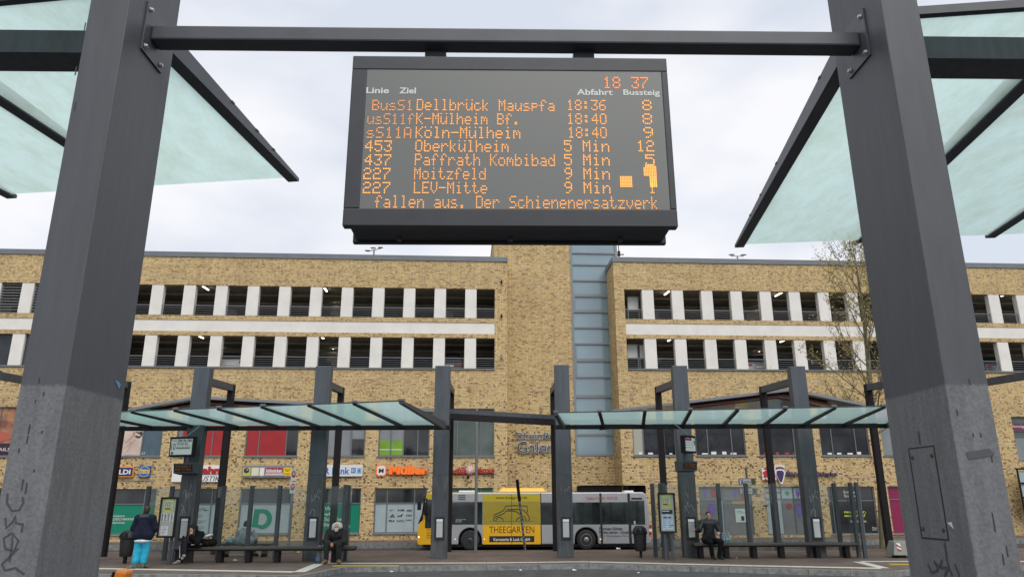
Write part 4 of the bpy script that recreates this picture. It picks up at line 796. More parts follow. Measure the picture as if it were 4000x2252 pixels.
far_canopy(FL, [175, 345, 516, 684, 853, 1025, 1207, 1384, 1566], [420, 590, 761, 926, 1084, 1243, 1405, 1570, 1736], (1618, 1564), 1658)
far_canopy(FR, [2171, 2342, 2519, 2697, 2881, 3069, 3260, 3453, 3650], [2201, 2356, 2512, 2667, 2827, 2986, 3141, 3301, 3470], (1610, 1581), 1658)
def rear_roof(nm, label, pl, pk, pr, mid=None):
    A, K, B_ = at_y(*pl, 29.6), at_y(*pk, 28.2), at_y(*pr, 29.6); t = thing(nm, label, 'roof', (K.x, K.y, K.z), 0, 'smoked glass roofs behind the far shelters')
    dn = Vector((0, 4.6, -.30)); dd = Vector((0, 0, -.13))
    for i, (p, q) in enumerate(((A, K), (K, B_))):
        b = MB(); b.beam(p - Vector((0, 0, .05)), q - Vector((0, 0, .05)), .1, .1); b.build('gutter', EDGE, t)
        b = MB(); o = Vector((0, .06, -.07)); k = [p + o, q + o, q + o + dn, p + o + dn]; b.hexa([x - Vector((0, 0, .02)) for x in k] + k); b.build('smoked_pane', SMOKE, t)
    for j in range(3):                                   # dark-red strips standing in for reddish reflections in the smoked glass near the ridge
        for p, f in ((A, .62), (B_, .5)):
            b = MB(); a = K + Vector((0, .5 + j * .85, -.16)); c = K.lerp(p, f) + Vector((0, .5 + j * .85, -.16)); q = Vector((0, .36, 0)); b.hexa([x - Vector((0, 0, .03)) for x in (a, c, c + q, a + q)] + [a, c, c + q, a + q]); b.build('reflection_strip', STRIPE, t)
    b = MB(); b.beam(A + Vector((0, 3.25, -.15)), K + Vector((0, 3.25, -.15)), .1, .16); b.beam(K + Vector((0, 3.25, -.15)), B_ + Vector((0, 3.25, -.15)), .1, .16); b.build('rear_beam', STEEL, t)
rear_roof('smoked_glass_roof', 'smoked glass roof with red reflection strips peaking behind the platform 10 pillar', (440, 1606), (772, 1546), (1705, 1598))
rear_roof('smoked_glass_roof', 'smoked glass roof with red reflection strips peaking beside the young tree', (2390, 1600), (3086, 1516), (3420, 1585))
A, B_ = at_y(1757, 1597, 26.4), at_y(2170, 1622, 26.9)
t = thing('link_roof', 'dark sloping roof strip bridging the gap between the two far shelters', 'roof', A, 0)
MB().beam(A - Vector((.1, 0, .07)), B_ - Vector((-.1, 0, .07)), .12, .15).build('fascia', STEEL, t); MB().beam(A + Vector((-.1, .9, -.16)), B_ + Vector((.1, .9, -.16)), 1.6, .06).build('soffit', mat('red_brown_soffit', (.03, .012, .012), .6), t)
b = MB(); b.beam(A + Vector((-.1, -.02, -.26)), B_ + Vector((.1, -.02, -.26)), .3, .2); b.build('roof_beam', BLACK, t)
# ---- benches
WOOD = mat('weathered_bench_board', (.075, .062, .052), .75, var=.3, scale=3, stretch=(.4, 6, 6))
def bench(label, u0, u1, v, legs, yoff):
    a = at_z(u0, v + 52, 0); c = at_z(u1, v + 52, 0); Y = (a.y + c.y) / 2; 
    Y = yoff; a = at_y(u0, v, Y); c = at_y(u1, v, Y); z = .46
    t = thing('bench', label, 'bench', ((a.x + c.x) / 2, Y, 0), 0, 'benches under the far shelters')
    b = MB()
    for k in range(3): b.box(a.x, c.x, Y - .02 + k * .15, Y + .12 + k * .15, z - .07, z)
    b.build('seat', WOOD, t, bevel=.008); MB().box(a.x + .02, c.x - .02, Y + .02, Y + .40, z - .115, z - .071).build('seat_frame', BLACK, t)
    for u in legs: x = at_y(u, v + 30, Y).x; MB().box(x - .07, x + .07, Y + .06, Y + .36, 0, z - .116).build('leg', BLACK, t, bevel=.006)
    return Y
YBL = bench('long wooden bench with black legs under the woman, white-haired man and black bag', 678, 1385, 2138, (690, 851, 964, 1076, 1300), 23.5); YBR = bench('long wooden bench with black legs under the man in the padded jacket', 2712, 3357, 2123, (2742, 2843, 2952, 3060, 3200, 3316), 24.5)
# ---- glass wind screens
SCRG = glass('wind_screen_glass', (.86, .89, .88), (.35, .40, .40), .93, .03)
def screen(label, posts, vt, vb, Y, ret=()):
    z1 = at_y(posts[0], vt, Y).z; P = [at_y(u, vb, Y).x for u in posts]
    t = thing('wind_screen', label, 'wind screen', (P[0], Y, 0), 0, 'glass wind screens of the far shelters')
    for x in P: MB().box(x - .06, x + .06, Y - .06, Y + .06, 0, z1).build('post', STEEL, t, bevel=.006)
    for i in range(len(P) - 1): MB().box(P[i] + .07, P[i + 1] - .07, Y - .006, Y + .006, .18, z1 - .03).build('glass_pane', SCRG, t)
    for x, dy in ret:
        b = MB(); b.box(x - .05, x + .05, Y - dy - .05, Y - dy + .05, 0, z1); b.build('post', STEEL, t)
        for q in (.5,): MB().box(x - .045, x + .045, Y - dy * q - .045, Y - dy * q + .045, 0, z1).build('post', STEEL, t)
        MB().box(x - .006, x + .006, Y - dy + .06, Y - .07, .18, z1 - .03).build('glass_pane', SCRG, t)
    return t, P
YS = 24.7
tl, PLs = screen('clear glass wind screen with bird stickers behind the woman and the white-haired man', (546, 640, 847, 960, 1072, 1346), 1897, 2187, YS)
x = at_y(1362, 2187, YS).x
for k, dy in enumerate((.55, 1.1)): MB().box(x + .0 - .05, x + .05, YS - dy - .05, YS - dy + .05, 0, at_y(546, 1897, YS).z).build('post', STEEL, tl)
MB().box(x - .006, x + .006, YS - 1.04, YS - .07, .18, at_y(546, 1900, YS).z).build('glass_pane', SCRG, tl)
YS = 25.35
tr_, PRs = screen('clear glass wind screen with bird stickers behind the man in the padded jacket', (2562, 2728, 2826, 2937, 3047, 3291), 1887, 2176, YS)
for x, dys in ((at_y(2580, 2180, YS).x, (.6, 1.15)), (at_y(3330, 2178, YS).x, (.5, .95))):
    for dy in dys: MB().box(x - .05, x + .05, YS - dy - .05, YS - dy + .05, 0, at_y(2562, 1887, YS).z).build('post', STEEL, tr_)
    MB().box(x - .006, x + .006, YS - dys[1] + .06, YS - .07, .18, at_y(2562, 1890, YS).z).build('glass_pane', SCRG, tr_)
def bird(par, u, v, s, fl=1):
    p = at_y(u, v, YS - .008); b = MB(); pts = [(-1, .8), (-.5, .15), (0, .1), (.6, .0), (1.1, -.25), (.5, -.2), (.2, -.25), (-.1, -.5), (-.2, -.2), (-.7, .2)]
    b.prism([(p.x + fl * x * s, YS - .0075, p.z + z * s) for x, z in (pts if fl > 0 else pts[::-1])], (0, -.003, 0)); b.build('bird_sticker', INK, par)
YS = 24.7; bird(tl, 802, 1990, .09); bird(tl, 919, 1967, .09, -1); bird(tl, 1146, 1958, .09, -1); YS = 25.35; bird(tr_, 2992, 1973, .14, -1); bird(tr_, 3255, 1953, .08)
# ================================================================== CITY BUS
YB = 39.4
BF = plane_y(YB)
def B(u, v): return BF.px(u, v)
xf0, zb0 = B(1629, 2126); xr0_, zr0 = B(2545, 2126); zrf = B(2000, 1922)[1]; zsk = zb0; zgr = ZL + .01
bus = thing('city_bus', 'yellow and silver city bus with a car outline and THEEGARTEN advert on its side', 'bus', ((xf0 + xr0_) / 2, YB + 1.25, ZL))
YELB = mat('bus_yellow', (.75, .40, .008), .32, coat=.3, var=.04, scale=1); SILV = mat('bus_silver', (.38, .39, .40), .38, .3, var=.05, scale=1.5); OLIVE = mat('bus_mesh_film', (.30, .235, .02), .45, var=.05, scale=3); OLIV2 = mat('bus_yellow_film', (.44, .35, .012), .4)
BGL = mat('bus_window_glass', (.010, .012, .013), .04, spec=.9, c2=(.03, .042, .04), scale=.8); TYRE = mat('tyre_rubber', (.018, .018, .019), .8); RIMD = mat('dark_hub', (.05, .052, .055), .5, .3); RIML = mat('steel_rim', (.30, .30, .30), .4, .6)
WD = 2.5
w1, w2 = B(1836, 2110), B(2291, 2110); wr, ar = .49, .60; wz = zgr + wr
b = MB()
prof = [(xf0 + .06, zsk), (xf0, zsk + .18), (xf0 + .02, zsk + .75), (xf0 + .10, zsk + 1.1), (xf0 + .20, zsk + 1.5), (xf0 + .34, zrf - .45), (xf0 + .40, zrf - .12), (xf0 + .55, zrf), (xr0_ - .32, zrf), (xr0_ - .14, zrf - .12), (xr0_ - .04, zrf - .7), (xr0_, zsk + .9), (xr0_, zsk + .12), (xr0_ - .08, zsk)]
def arch(cx): return [(cx + ar * cos(t), wz + ar * sin(t)) for t in [pi * k / 12 for k in range(13)] if wz + ar * sin(t) > zsk]
side = prof + [(w2[0] + ar, zsk)] + arch(w2[0]) + [(w2[0] - ar, zsk), (w1[0] + ar, zsk)] + arch(w1[0]) + [(w1[0] - ar, zsk)]
b.prism([(x, YB, z) for x, z in side], (0, WD, 0)); b.build('body', SILV, bus, bevel=.05)
MB().box(xf0 + .3, xr0_ - .25, YB + .12, YB + WD - .12, zsk - .12, zsk - .001).build('underbody', BLACK, bus)
b = MB(); b.box(w1[0] - ar, w1[0] + ar, YB + .35, YB + WD - .35, wz - .1, wz + ar); b.box(w2[0] - ar, w2[0] + ar, YB + .35, YB + WD - .35, wz - .1, wz + ar); b.build('wheel_well', BLACK, bus)
def panel(nm, m, u0, v0, u1, v1, d=.006, par=None):
    a, c = B(u0, v1), B(u1, v0); return MB().box(a[0], c[0], YB - d, YB - .0005, a[1], c[1]).build(nm, m, par or bus)
# yellow nose wraps round the front end

b = MB(); q = [(x - .004, z) for x, z in prof[:8]] + [(B(1766, 1925)[0], zrf + .0), (B(1766, 2000)[0], zsk)]
b.prism([(x, YB - .007, z) for x, z in q], (0, WD + .014, 0)); b.build('nose_panel', YELB, bus, bevel=.02)
panel('window_strip', BGL, 1660, 1949, 1768, 2061, .012); panel('window_strip', BGL, 1757, 1958.5, 1885, 2047)
b = MB(); a = B(1656, 2049); b.prism([(xf0 + .01, YB - .011, zsk + 1.0), (a[0] - .06, YB - .011, zsk + 1.2), (a[0] - .02, YB - .011, zrf - .18), (xf0 + .40, YB - .011, zrf - .14), (xf0 + .325, YB - .011, zrf - .48), (xf0 + .19, YB - .011, zsk + 1.5)], (0, WD + .022, 0)); b.build('windscreen', BGL, bus)
panel('silver_panel', SILV, 1773, 1929, 1885, 1957); panel('window_strip', BGL, 2113, 1959, 2514, 2047); 
pb = panel('door_panel', YELB, 1886, 2048, 2111.5, 2124); of = panel('film_panel', OLIVE, 1886, 1957.5, 2111.5, 2047.4); panel('film_panel', OLIV2, 1886, 1928.5, 2111.5, 1957)
MB().box(xf0 + .62, B(2112, 1950)[0], YB + .02, YB + .3, zrf + .001, zrf + .03).build('roof_edge', mat('roof_edge_cream', (.62, .52, .25), .4), bus)
panel('destination_sign', OLIV2, 1666, 1929, 1750, 1948, .014)
for u in (2113, 2348, 2459): panel('seam', INK, u, 1924, u + 1, 2124, .0068)
panel('seam', INK, 1998, 1929, 1999, 2124, .0075); panel('seam', INK, 1886, 2083, 2112, 2084, .0078)
panel('rear_window', BGL, 2460, 1953, 2516, 2047, .009); panel('vent', INK, 2466, 1942, 2508, 1949, .009)
for v in (1932, 1939.5, 1947): panel('vent', INK, 1790, v, 1818, v + 4, .009)
def btext(t, u0, v0, u1, v1, m, par=bus, **k): a, c = B(u0, v1), B(u1, v0); return text(t, IDM, a[0], c[0], a[1], c[1], YB - .0085, m, par, **k)
btext('www.theegarten.de', 1936, 1935, 2059, 1951, INK); btext('THEEGARTEN', 1911, 2053, 2087, 2080, mat('advert_brown_print', (.03, .012, .006), .5), bold=-.004)
panel('advert_box', INK, 1911, 2091, 2087, 2115.5, .0078); btext('Karosserie & Lack GmbH', 1928, 2098, 2070, 2111, WPAPER, bold=.01)
btext('Telefon 0 22 02 / 94 07 00', 2289, 1938, 2411, 1950, mat('advert_red_print', (.42, .06, .05), .5))
btext('Formen fühlen.', 2341, 2056, 2434, 2069, INK, bold=.012); btext('Farbe sehen. Qualität', 2341, 2071, 2472, 2084, INK, bold=.012); btext('Bad -Konzepte für Ihr A', 2341, 2086, 2480, 2097, mat('grey_print', (.10, .10, .105), .5), shear=.25)
btext('THEEGARTEN\nKarosserie\nGerontostr.\n51465', 1666, 2064, 1742, 2102, mat('advert_brown_print', (.03, .012, .006), .5)); btext('Alle Fahrkartenwünsche GmbH\nAn der Haltestelle\nBergisch Gladbach', 1780, 2025, 1820, 2038, WPAPER)
b = MB()
def car_line(pts, wd=.045): stroke(b, [B(u, v) for u, v in pts], wd, YB - .010, YB - .0062)
S_ = lambda x, y: (1600 + x / 4.293, 1880 + y / 4.293)
for st in ([(1408, 585), (1430, 550), (1540, 500), (1575, 480), (1612, 408), (1740, 398), (1970, 405), (1978, 508)], [(1420, 655), (1405, 622), (1450, 585), (1545, 545), (1590, 525), (1615, 488), (1750, 488), (1800, 505), (1880, 570), (1930, 590), (1965, 655)], [(1628, 465), (1850, 460), (1915, 480), (1965, 525), (2012, 605), (1995, 655)], [(1442, 655), (1465, 610), (1505, 595), (1550, 610), (1578, 655)], [(1788, 655), (1805, 615), (1850, 595), (1895, 612), (1918, 655)]): car_line([S_(*p) for p in st])
car_line([S_(1338, 660), S_(2085, 660)], .015); b.build('car_outline_print', INK, of)
b = MB(); a, c = [(k_.x, k_.z) for k_ in (at_y(1944, 1922, YB + .6), at_y(2135, 1903, YB + .75))]; b.hexa([(a[0], YB + .5, a[1]), (c[0], YB + .5, a[1]), (c[0], YB + 2.0, a[1]), (a[0], YB + 2.0, a[1]), (a[0] + .2, YB + .6, c[1]), (c[0] - .18, YB + .6, c[1]), (c[0] - .18, YB + 1.9, c[1]), (a[0] + .25, YB + 1.9, c[1])]); b.build('roof_unit', YELB, bus, bevel=.06)
for u0, u1 in ((2439, 2475), (1792, 1856)):
    a, c = [(k_.x, k_.z) for k_ in (at_y(u0, 1922, YB + .7), at_y(u1, 1914, YB + .7))]; MB().box(a[0], c[0], YB + .7, YB + 1.5, a[1] - .02, c[1]).build('roof_hatch', WPAPER, bus, bevel=.03)
for cx, rm in ((w1[0], RIMD), (w2[0], RIML)):
    for yy, sg in ((YB + .02, 1), (YB + WD - .02, -1)):
        t = MB().lathe((cx, yy, wz), [(.29, .0), (.40, -.012 * sg), (.47, .01 * sg), (wr, .05 * sg), (wr, .25 * sg), (.45, .29 * sg)], 28, 'y').build('wheel', TYRE, bus)
        b = MB(); b.lathe((cx, yy, wz), [(.03, .0), (.12, -.004 * sg), (.13, .03 * sg), (.22, .05 * sg), (.285, -.01 * sg), (.30, .01 * sg)], 24, 'y'); b.build('hub', rm, t)
LAMPW = mat('headlight_glow', (1, .86, .6), .3, emit=2.2); RED = mat('tail_red', (.40, .02, .015), .35)
a = B(1634, 2095); MB().ball((a[0] + .02, YB + .12, a[1]), (.07, .14, .1)).build('headlight', LAMPW, bus); MB().ball((a[0] + .02, YB + WD - .2, a[1]), (.07, .14, .1)).build('headlight', LAMPW, bus)
for v0, v1, m_ in ((2048, 2062, RED), (2063, 2074, WPAPER), (2075, 2088, RED)): panel('tail_light', m_, 2536, v0, 2545.5, v1, .02)
a, c = B(1779, 2087), B(1891, 2104)
for u in (1778, 1892, 2346): p = B(u, 2104); MB().ball((p[0], YB - .005, p[1]), (.035, .02, .03), 6).build('marker_light', mat('amber_lamp', (.9, .5, .08), .4, emit=.8), bus)
a, c = B(1636, 1990), B(1652, 1955); m_ = MB().box(a[0] - .06, a[0] + .14, YB - .25, YB - .12, a[1], c[1]).build('mirror', BLACK, bus, bevel=.04); MB().tube([(a[0] + .05, YB - .18, c[1]), (a[0] + .3, YB - .1, c[1] + .12), (a[0] + .55, YB + .1, c[1] + .1)], .025).build('mirror_arm', BLACK, m_)
a, c = B(1655, 2010), B(1668, 1958); MB().box(a[0], c[0], YB - .2, YB - .08, a[1], c[1]).build('mirror', BLACK, bus, bevel=.05)
# ================================================================== SHOP SIGNS ON THE FACADE (plane just in front of the brick)
def sg(nm, label, u0, v0, u1, v1, d=-.16):
    a, c = fp(u0, v1, d), fp(u1, v0, d); w = FAC.M @ Vector(((a[0] + c[0]) / 2, d, a[1])); t = thing(nm, label, 'shop sign', w, R(3.6)); return t, a[0], c[0], a[1], c[1]
def board(t, m, s0, s1, z0, z1, d=-.16, th=.13, nm='panel'): return MB(BX).box(s0, s1, d, d + th, z0, z1).build(nm, m, t, bevel=.01)
def stxt(t, body, u0, v0, u1, v1, m, d=-.163, **k): a, c = fp(u0, v1, d), fp(u1, v0, d); return text(body, BX, a[0], c[0], a[1], c[1], d, m, t, **k)
def sbox(t, nm, m, u0, v0, u1, v1, d=-.166, th=.005): a, c = fp(u0, v1, d), fp(u1, v0, d); return MB(BX).box(a[0], c[0], d, d + th, a[1], c[1]).build(nm, m, t)
NAVY = mat('sign_navy', (.012, .018, .11), .4); ORG = mat('sign_orange', (.75, .28, .02), .4); BLUE = mat('sign_blue', (.01, .10, .40), .4); SYEL = mat('sign_yellow', (.80, .55, .01), .4); CRIM = mat('sign_crimson', (.33, .012, .03), .4); SLIM = mat('sign_lime', (.48, .52, .02), .4); GREYS = mat('sign_grey', (.22, .225, .23), .45); ORL = mat('letter_orange', (.90, .17, .012), .4, emit=.12); REDL = mat('letter_red', (.40, .012, .015), .4); SLATE = mat('letter_slate', (.04, .055, .08), .35); DPUR = mat('letter_purple', (.05, .02, .10), .4)
t, s0, s1, z0, z1 = sg('shop_sign', 'dark blue ALDI sign with orange border peeping out beside the near pillar', 404, 1820, 524, 1862)
board(t, ORG, s0, s1, z0, z1); sbox(t, 'inner_panel', NAVY, 407, 1825, 520, 1858, -.165, .004); stxt(t, 'ALDI', 440, 1832, 511, 1851, WPAPER, -.168, bold=.03)
t, s0, s1, z0, z1 = sg('shop_sign', 'square blue TEDi sign with yellow lettering in a ring', 540, 1818, 588, 1862)
board(t, BLUE, s0, s1, z0, z1); stxt(t, 'TEDi', 545, 1832, 582, 1848, SYEL, bold=.04); b = MB(BX); c = fp(564, 1840, -.166); 
for k in range(20):
    a0, a1 = 2 * pi * k / 20, 2 * pi * (k + 1) / 20; b.hexa([(c[0] + r * cos(a), y, c[1] + r * sin(a)) for y in (-.165, -.161) for r, a in ((.27, a0), (.27, a1), (.295, a1), (.295, a0))])
b.build('ring', SYEL, t)
b = MB(BX)
for v in (1822, 1850, 1876): a, c = fp(404, v, -.02), fp(606, v, -.02); b.box(a[0], c[0], -.028, -.003, a[1] - .02, a[1] + .02)
tag(b.build('sign_rail', RAILM), 'three thin grey mounting rails running behind the two blue discount shop signs', 'sign rail')
t, s0, s1, z0, z1 = sg('shop_sign', 'white jahn AKUSTIK sign with raised red letters half behind the pillar', 668, 1816, 881, 1881)
board(t, WPAPER, s0, s1, z0, z1); stxt(t, 'jahn', 775, 1820, 862, 1858, REDL, ext=.05, bold=.05); sbox(t, 'underline', REDL, 770, 1851, 872, 1853); stxt(t, 'AKUSTIK', 740, 1858, 860, 1878, INK, shear=.25)
t, s0, s1, z0, z1 = sg('shop_sign', 'grey ticket shop sign with lime, white, crimson and yellow panels', 945, 1815, 1146, 1865)
board(t, GREYS, s0, s1, z0, z1)
for m_, a, c in ((SLIM, 948, 979), (mat('sign_ivory', (.66, .62, .45), .5), 981, 1012), (WPAPER, 1013, 1033), (CRIM, 1036, 1105), (SYEL, 1107, 1139)): sbox(t, 'brand_panel', m_, a, 1825, c, 1856)
c = fp(963, 1836, -.17); b = MB(BX); b.prism([(c[0] + .17 * cos(a), -.17, c[1] + .17 * sin(a)) for a in [pi / 6 + q * pi / 3 for q in range(6)]], (0, .003, 0)); b.build('emblem', NAVY, t); b = MB(BX); b.prism([(c[0], -.174, c[1] + .12), (c[0] + .11, -.174, c[1] + .05), (c[0], -.174, c[1] - .02)], (0, .003, 0)); b.build('emblem', ORG, t)
stxt(t, 'kölnticket', 1040, 1829, 1102, 1844, WPAPER, -.168, bold=.03); sbox(t, 'brand_strip', WPAPER, 1037, 1847, 1104, 1855, -.169, .002); stxt(t, 'westticket bonnticket', 1039, 1848, 1102, 1854, REDL, -.171, ext=.002, shear=.2)
stxt(t, 'TICKETS · KONZERTE · THEATERKARTEN · EVENTS · SPORT', 949, 1858, 1140, 1864, INK, -.163); stxt(t, 'POST', 1111, 1846, 1136, 1853, REDL, -.168, ext=.002, bold=.03)
c = fp(1123, 1836, -.168); b = MB(BX)
stroke(b, [(c[0] - .14, c[1] + .12), (c[0] - .12, c[1] + .01), (c[0], c[1] - .05), (c[0] + .12, c[1] + .01), (c[0] + .14, c[1] + .12)], .035, -.170, -.166); stroke(b, [(c[0] - .06, c[1] + .1), (c[0], c[1] + .0), (c[0] + .06, c[1] + .1)], .03, -.170, -.166); b.build('horn_emblem', INK, t)
t, s0, s1, z0, z1 = sg('shop_sign', 'white bank sign reading VR Bank in blue with small emblems', 1215, 1814, 1417, 1859)
board(t, mat('sign_pale', (.62, .66, .68), .45), s0, s1, z0, z1); stxt(t, 'VR Bank', 1243, 1824, 1366, 1851, BLUE, bold=.02); sbox(t, 'emblem', BLUE, 1371, 1826, 1390, 1846); stxt(t, 'EC', 1374, 1830, 1388, 1842, WPAPER, -.169, ext=.003, bold=.02); sbox(t, 'emblem', mat('sign_skyblue', (.25, .38, .55), .4), 1394, 1826, 1412, 1848); stxt(t, 'A', 1398, 1830, 1408, 1843, BLUE, -.169, ext=.003, bold=.03)
t, s0, s1, z0, z1 = sg('shop_sign', 'orange raised Müller lettering with white flower-shaped M badge', 1469, 1814, 1674, 1856, -.12)
c = fp(1489, 1836, -.12)
def petal(m_, k, d, nm):
    b = MB(BX); pts = []
    for q in range(40): a = 2 * pi * q / 40; r = k * (1.0 + .32 * abs(sin(2 * a)) ** 1.0); pts.append((c[0] + r * cos(a) * .92, d, c[1] + r * sin(a)))
    b.prism(pts, (0, .05, 0)); b.build(nm, m_, t)
petal(ORL, .29, -.12, 'badge'); petal(WPAPER, .235, -.126, 'badge_face'); stxt(t, 'M', 1479, 1828, 1499, 1845, INK, -.13, bold=.05)
stxt(t, 'Müller', 1519, 1819, 1674, 1852, ORL, -.11, ext=.09, bold=.055); sbox(t, 'rail', RAILM, 1505, 1831, 1676, 1834, -.03, .025); sbox(t, 'rail', RAILM, 1505, 1850, 1676, 1852, -.03, .025)
t, s0, s1, z0, z1 = sg('shop_sign', 'red slanted MediaMarkt lettering with a red and white swirl disc', 1724, 1818, 1931, 1856, -.12)
stxt(t, 'Media', 1716, 1822, 1821, 1850, REDL, -.11, ext=.08, shear=.25, bold=.02); stxt(t, 'Markt', 1856, 1822, 1931, 1848, REDL, -.11, ext=.08, shear=.25, bold=.02); sbox(t, 'rail', mat('dark_red_rail', (.16, .01, .012), .5), 1730, 1845, 1930, 1851, -.05, .045)
c = fp(1835, 1835, -.14); MB(BX).lathe((c[0], -.14, c[1]), [(0.01, 0), (.25, 0), (.25, .06)], 32, 'y').build('swirl_disc', WPAPER, t); b = MB(BX)
for k in range(14):
    a = 2 * pi * k / 14; stroke(b, [(c[0] + r * cos(a + .5 * r / .25), c[1] + r * sin(a + .5 * r / .25)) for r in (.06, .12, .18, .245)], [.008, .02, .03, .05], -.146, -.1405)
b.build('swirl', REDL, t)
p = fp(1828, 1862, -.12); MB(BX).ball((p[0], -.2, p[1]), (.09, .09, .11), 8).build('floodlight', BLACK, t)
t, s0, s1, z0, z1 = sg('shop_sign', 'slate RheinBerg Galerie lettering with white outlines on the brick tower', 2018, 1688, 2204, 1768, TD - .15)
t['category'] = 'sign'
for body, u0, v0, u1, v1 in (('RheinBerg', 2021, 1688, 2204, 1718), ('Galerie', 2021, 1722, 2204, 1767)):
    stxt(t, body, u0 - 1, v0 - 1.5, u1 + 1, v1 + 1.5, WPAPER, TD - .12, ext=.03, bold=.016, name='letter_outline'); stxt(t, body, u0, v0, u1, v1, SLATE, TD - .155, ext=.004, name='lettering')
b = MB(BX)
for v in (1697, 1717, 1745, 1763): a, c = fp(2008, v, TD - .05), fp(2210, v, TD - .05); b.box(a[0], c[0], TD - .06, TD - .03, a[1] - .015, a[1] + .015)
b.build('rail', RAILM, t)
t, s0, s1, z0, z1 = sg('shop_sign', 'pharmacy sign with red A, bear paw and purple Bären-Apotheke letters', 2980, 1825, 3268, 1875)
a, c = fp(2980, 1873, -.16), fp(3029, 1826, -.16); board(t, WPAPER, a[0], c[0], a[1], c[1]); red_a(t, 3004, 1849, 52, -.168, .006)
paw(t, 3048, 1849.5, 39, WPAPER, nm='paw_badge', d=-.1, dep=.05); paw(t, 3048, 1851, 31, DPUR, nm='paw_emblem', d=-.151, dep=.006)
stxt(t, 'Bären-Apotheke', 3073, 1840, 3268, 1863, DPUR, -.11, ext=.08, bold=.02); sbox(t, 'rail', GREYS, 3060, 1851, 3272, 1855, -.03, .025)
# ================================================================== ROOF THINGS, WALL CAMERAS, DECK LAMPS, CARS
def flood_mast(u, vb, label, heads, vt):
    p = fp(u, vb, 1.5); q = fp(u, vt, 1.5); w = FAC.M @ Vector((p[0], 1.5, p[1] - .6)); t = thing('floodlight_mast', label, 'floodlight', w, R(3.6), 'roof floodlight masts'); X, Z = p[0], q[1]
    MB(BX).tube([(X, 1.5, p[1] - .6), (X, 1.5, Z)], .05).build('mast', RAILM, t); MB(BX).tube([(X - .45, 1.5, Z - heads[1]), (X + .45, 1.5, Z + heads[1])], .028).build('cross_arm', RAILM, t)
    for x, dz in heads[0]: MB(BX).hexa([(X + x - .16, 1.3, Z + dz), (X + x + .16, 1.3, Z + dz), (X + x + .16, 1.6, Z + dz + .06), (X + x - .16, 1.6, Z + dz + .06), (X + x - .14, 1.3, Z + dz + .06), (X + x + .14, 1.3, Z + dz + .06), (X + x + .14, 1.6, Z + dz + .13), (X + x - .14, 1.6, Z + dz + .13)]).build('lamp_head', STEEL, t)
flood_mast(1460, 1000, 'roof floodlight mast with three heads, below the departure board', ([(-.42, -.13), (-.05, .06), (.42, .1)], .12), 976)
flood_mast(2882, 1022, 'roof floodlight mast with two heads, left of the bare young tree', ([(-.40, .02), (.42, .02)], .0), 1000)
for v, lab in ((1101, 'small black wall camera highest on the brick pilaster'), (1233, 'small black wall camera midway up the brick pilaster'), (1392, 'small pale wall camera lowest on the brick pilaster')):
    p = fp(1959, v, -.1); t = thing('wall_camera', lab, 'camera', FAC.M @ Vector((p[0], -.05, p[1])), R(3.6), 'wall cameras'); MB(BX).box(p[0] - .06, p[0] + .06, -.22, -.06, p[1] - .12, p[1] + .05).build('housing', BLACK if v < 1300 else RAILM, t, bevel=.02); MB(BX).box(p[0] - .04, p[0] + .04, -.059, -.001, p[1] + .0, p[1] + .14).build('bracket', STEEL, t)
p = fp(2421, 989, TD); t = thing('antenna', 'small antenna bracket on the glass tower corner', 'antenna', FAC.M @ Vector((p[0], TD, p[1])), R(3.6)); b = MB(BX); b.tube([(p[0] - .15, TD + .3, p[1]), (p[0] + .35, TD + .3, p[1] + .02)], .04); b.tube([(p[0] + .0, TD + .3, p[1] - .2), (p[0] + .0, TD + .3, p[1] + 1.0)], .03); b.box(p[0] - .08, p[0] + .08, TD + .2, TD + .4, p[1] - .1, p[1] + .25); b.build('bracket', BLACK, t)
TUBE = mat('fluorescent_tube', (1.0, .90, .72), .4, emit=3.5)
lamps = [('Lu', (787, 1114, 814, 1132), 'upper deck, second bay right of the near left pillar'), ('Lu', (889, 1188, 912, 1204), 'upper deck, third bay right of the near left pillar'), ('Lu', (1266, 1123, 1277, 1138), 'upper deck, under the left edge of the departure board'), ('Lu', (1311, 1186, 1328, 1206), 'upper deck, lower tube below the departure board'),
 ('Ll', (778, 1313, 794, 1320), 'lower deck, second bay right of the near left pillar'), ('Ll', (870, 1361, 893, 1373), 'lower deck, third bay right of the near left pillar'), ('Ll', (1253, 1314, 1264, 1321), 'lower deck, short one above the second far pillar'), ('Ll', (1301, 1363, 1318, 1376), 'lower deck, longer one above the second far pillar'),
 ('Ru', (2596, 1151, 2617, 1134), 'upper deck, second bay right of the glass tower'), ('Ru', (3028, 1156, 3060, 1139), 'upper deck, bay left of the young tree'), ('Ru', (2924, 1222, 2960, 1201), 'upper deck, deep tube under the two-headed mast'), ('Ru', (3911, 1156, 3933, 1149), 'upper deck, right of the near right pillar'),
 ('Rl', (2609, 1331, 2622, 1323), 'lower deck, second bay right of the glass tower'), ('Rl', (3047, 1335, 3066, 1328), 'lower deck, bay left of the young tree'), ('Rl', (2939, 1385, 2967, 1373), 'lower deck, above the silver car')]
for key, (a, c, e, f), lab in lamps:
    Z = FAC.M.translation.z + CEIL[key] - .12; p, q = at_z(a, c, Z), at_z(e, f, Z); d = (q - p); L_ = d.length
    if L_ > 1.6: mid = (p + q) / 2; p, q = mid - d.normalized() * .8, mid + d.normalized() * .8
    t = thing('strip_light', 'lit strip light, ' + lab, 'strip light', (p + q) / 2, 0, 'strip lights in the parking decks'); MB().beam(p, q, .085, .05).build('tube', TUBE, t); MB().beam(p + Vector((0, 0, .075)), q + Vector((0, 0, .06)), .11, .05).build('housing', RAILM, t)
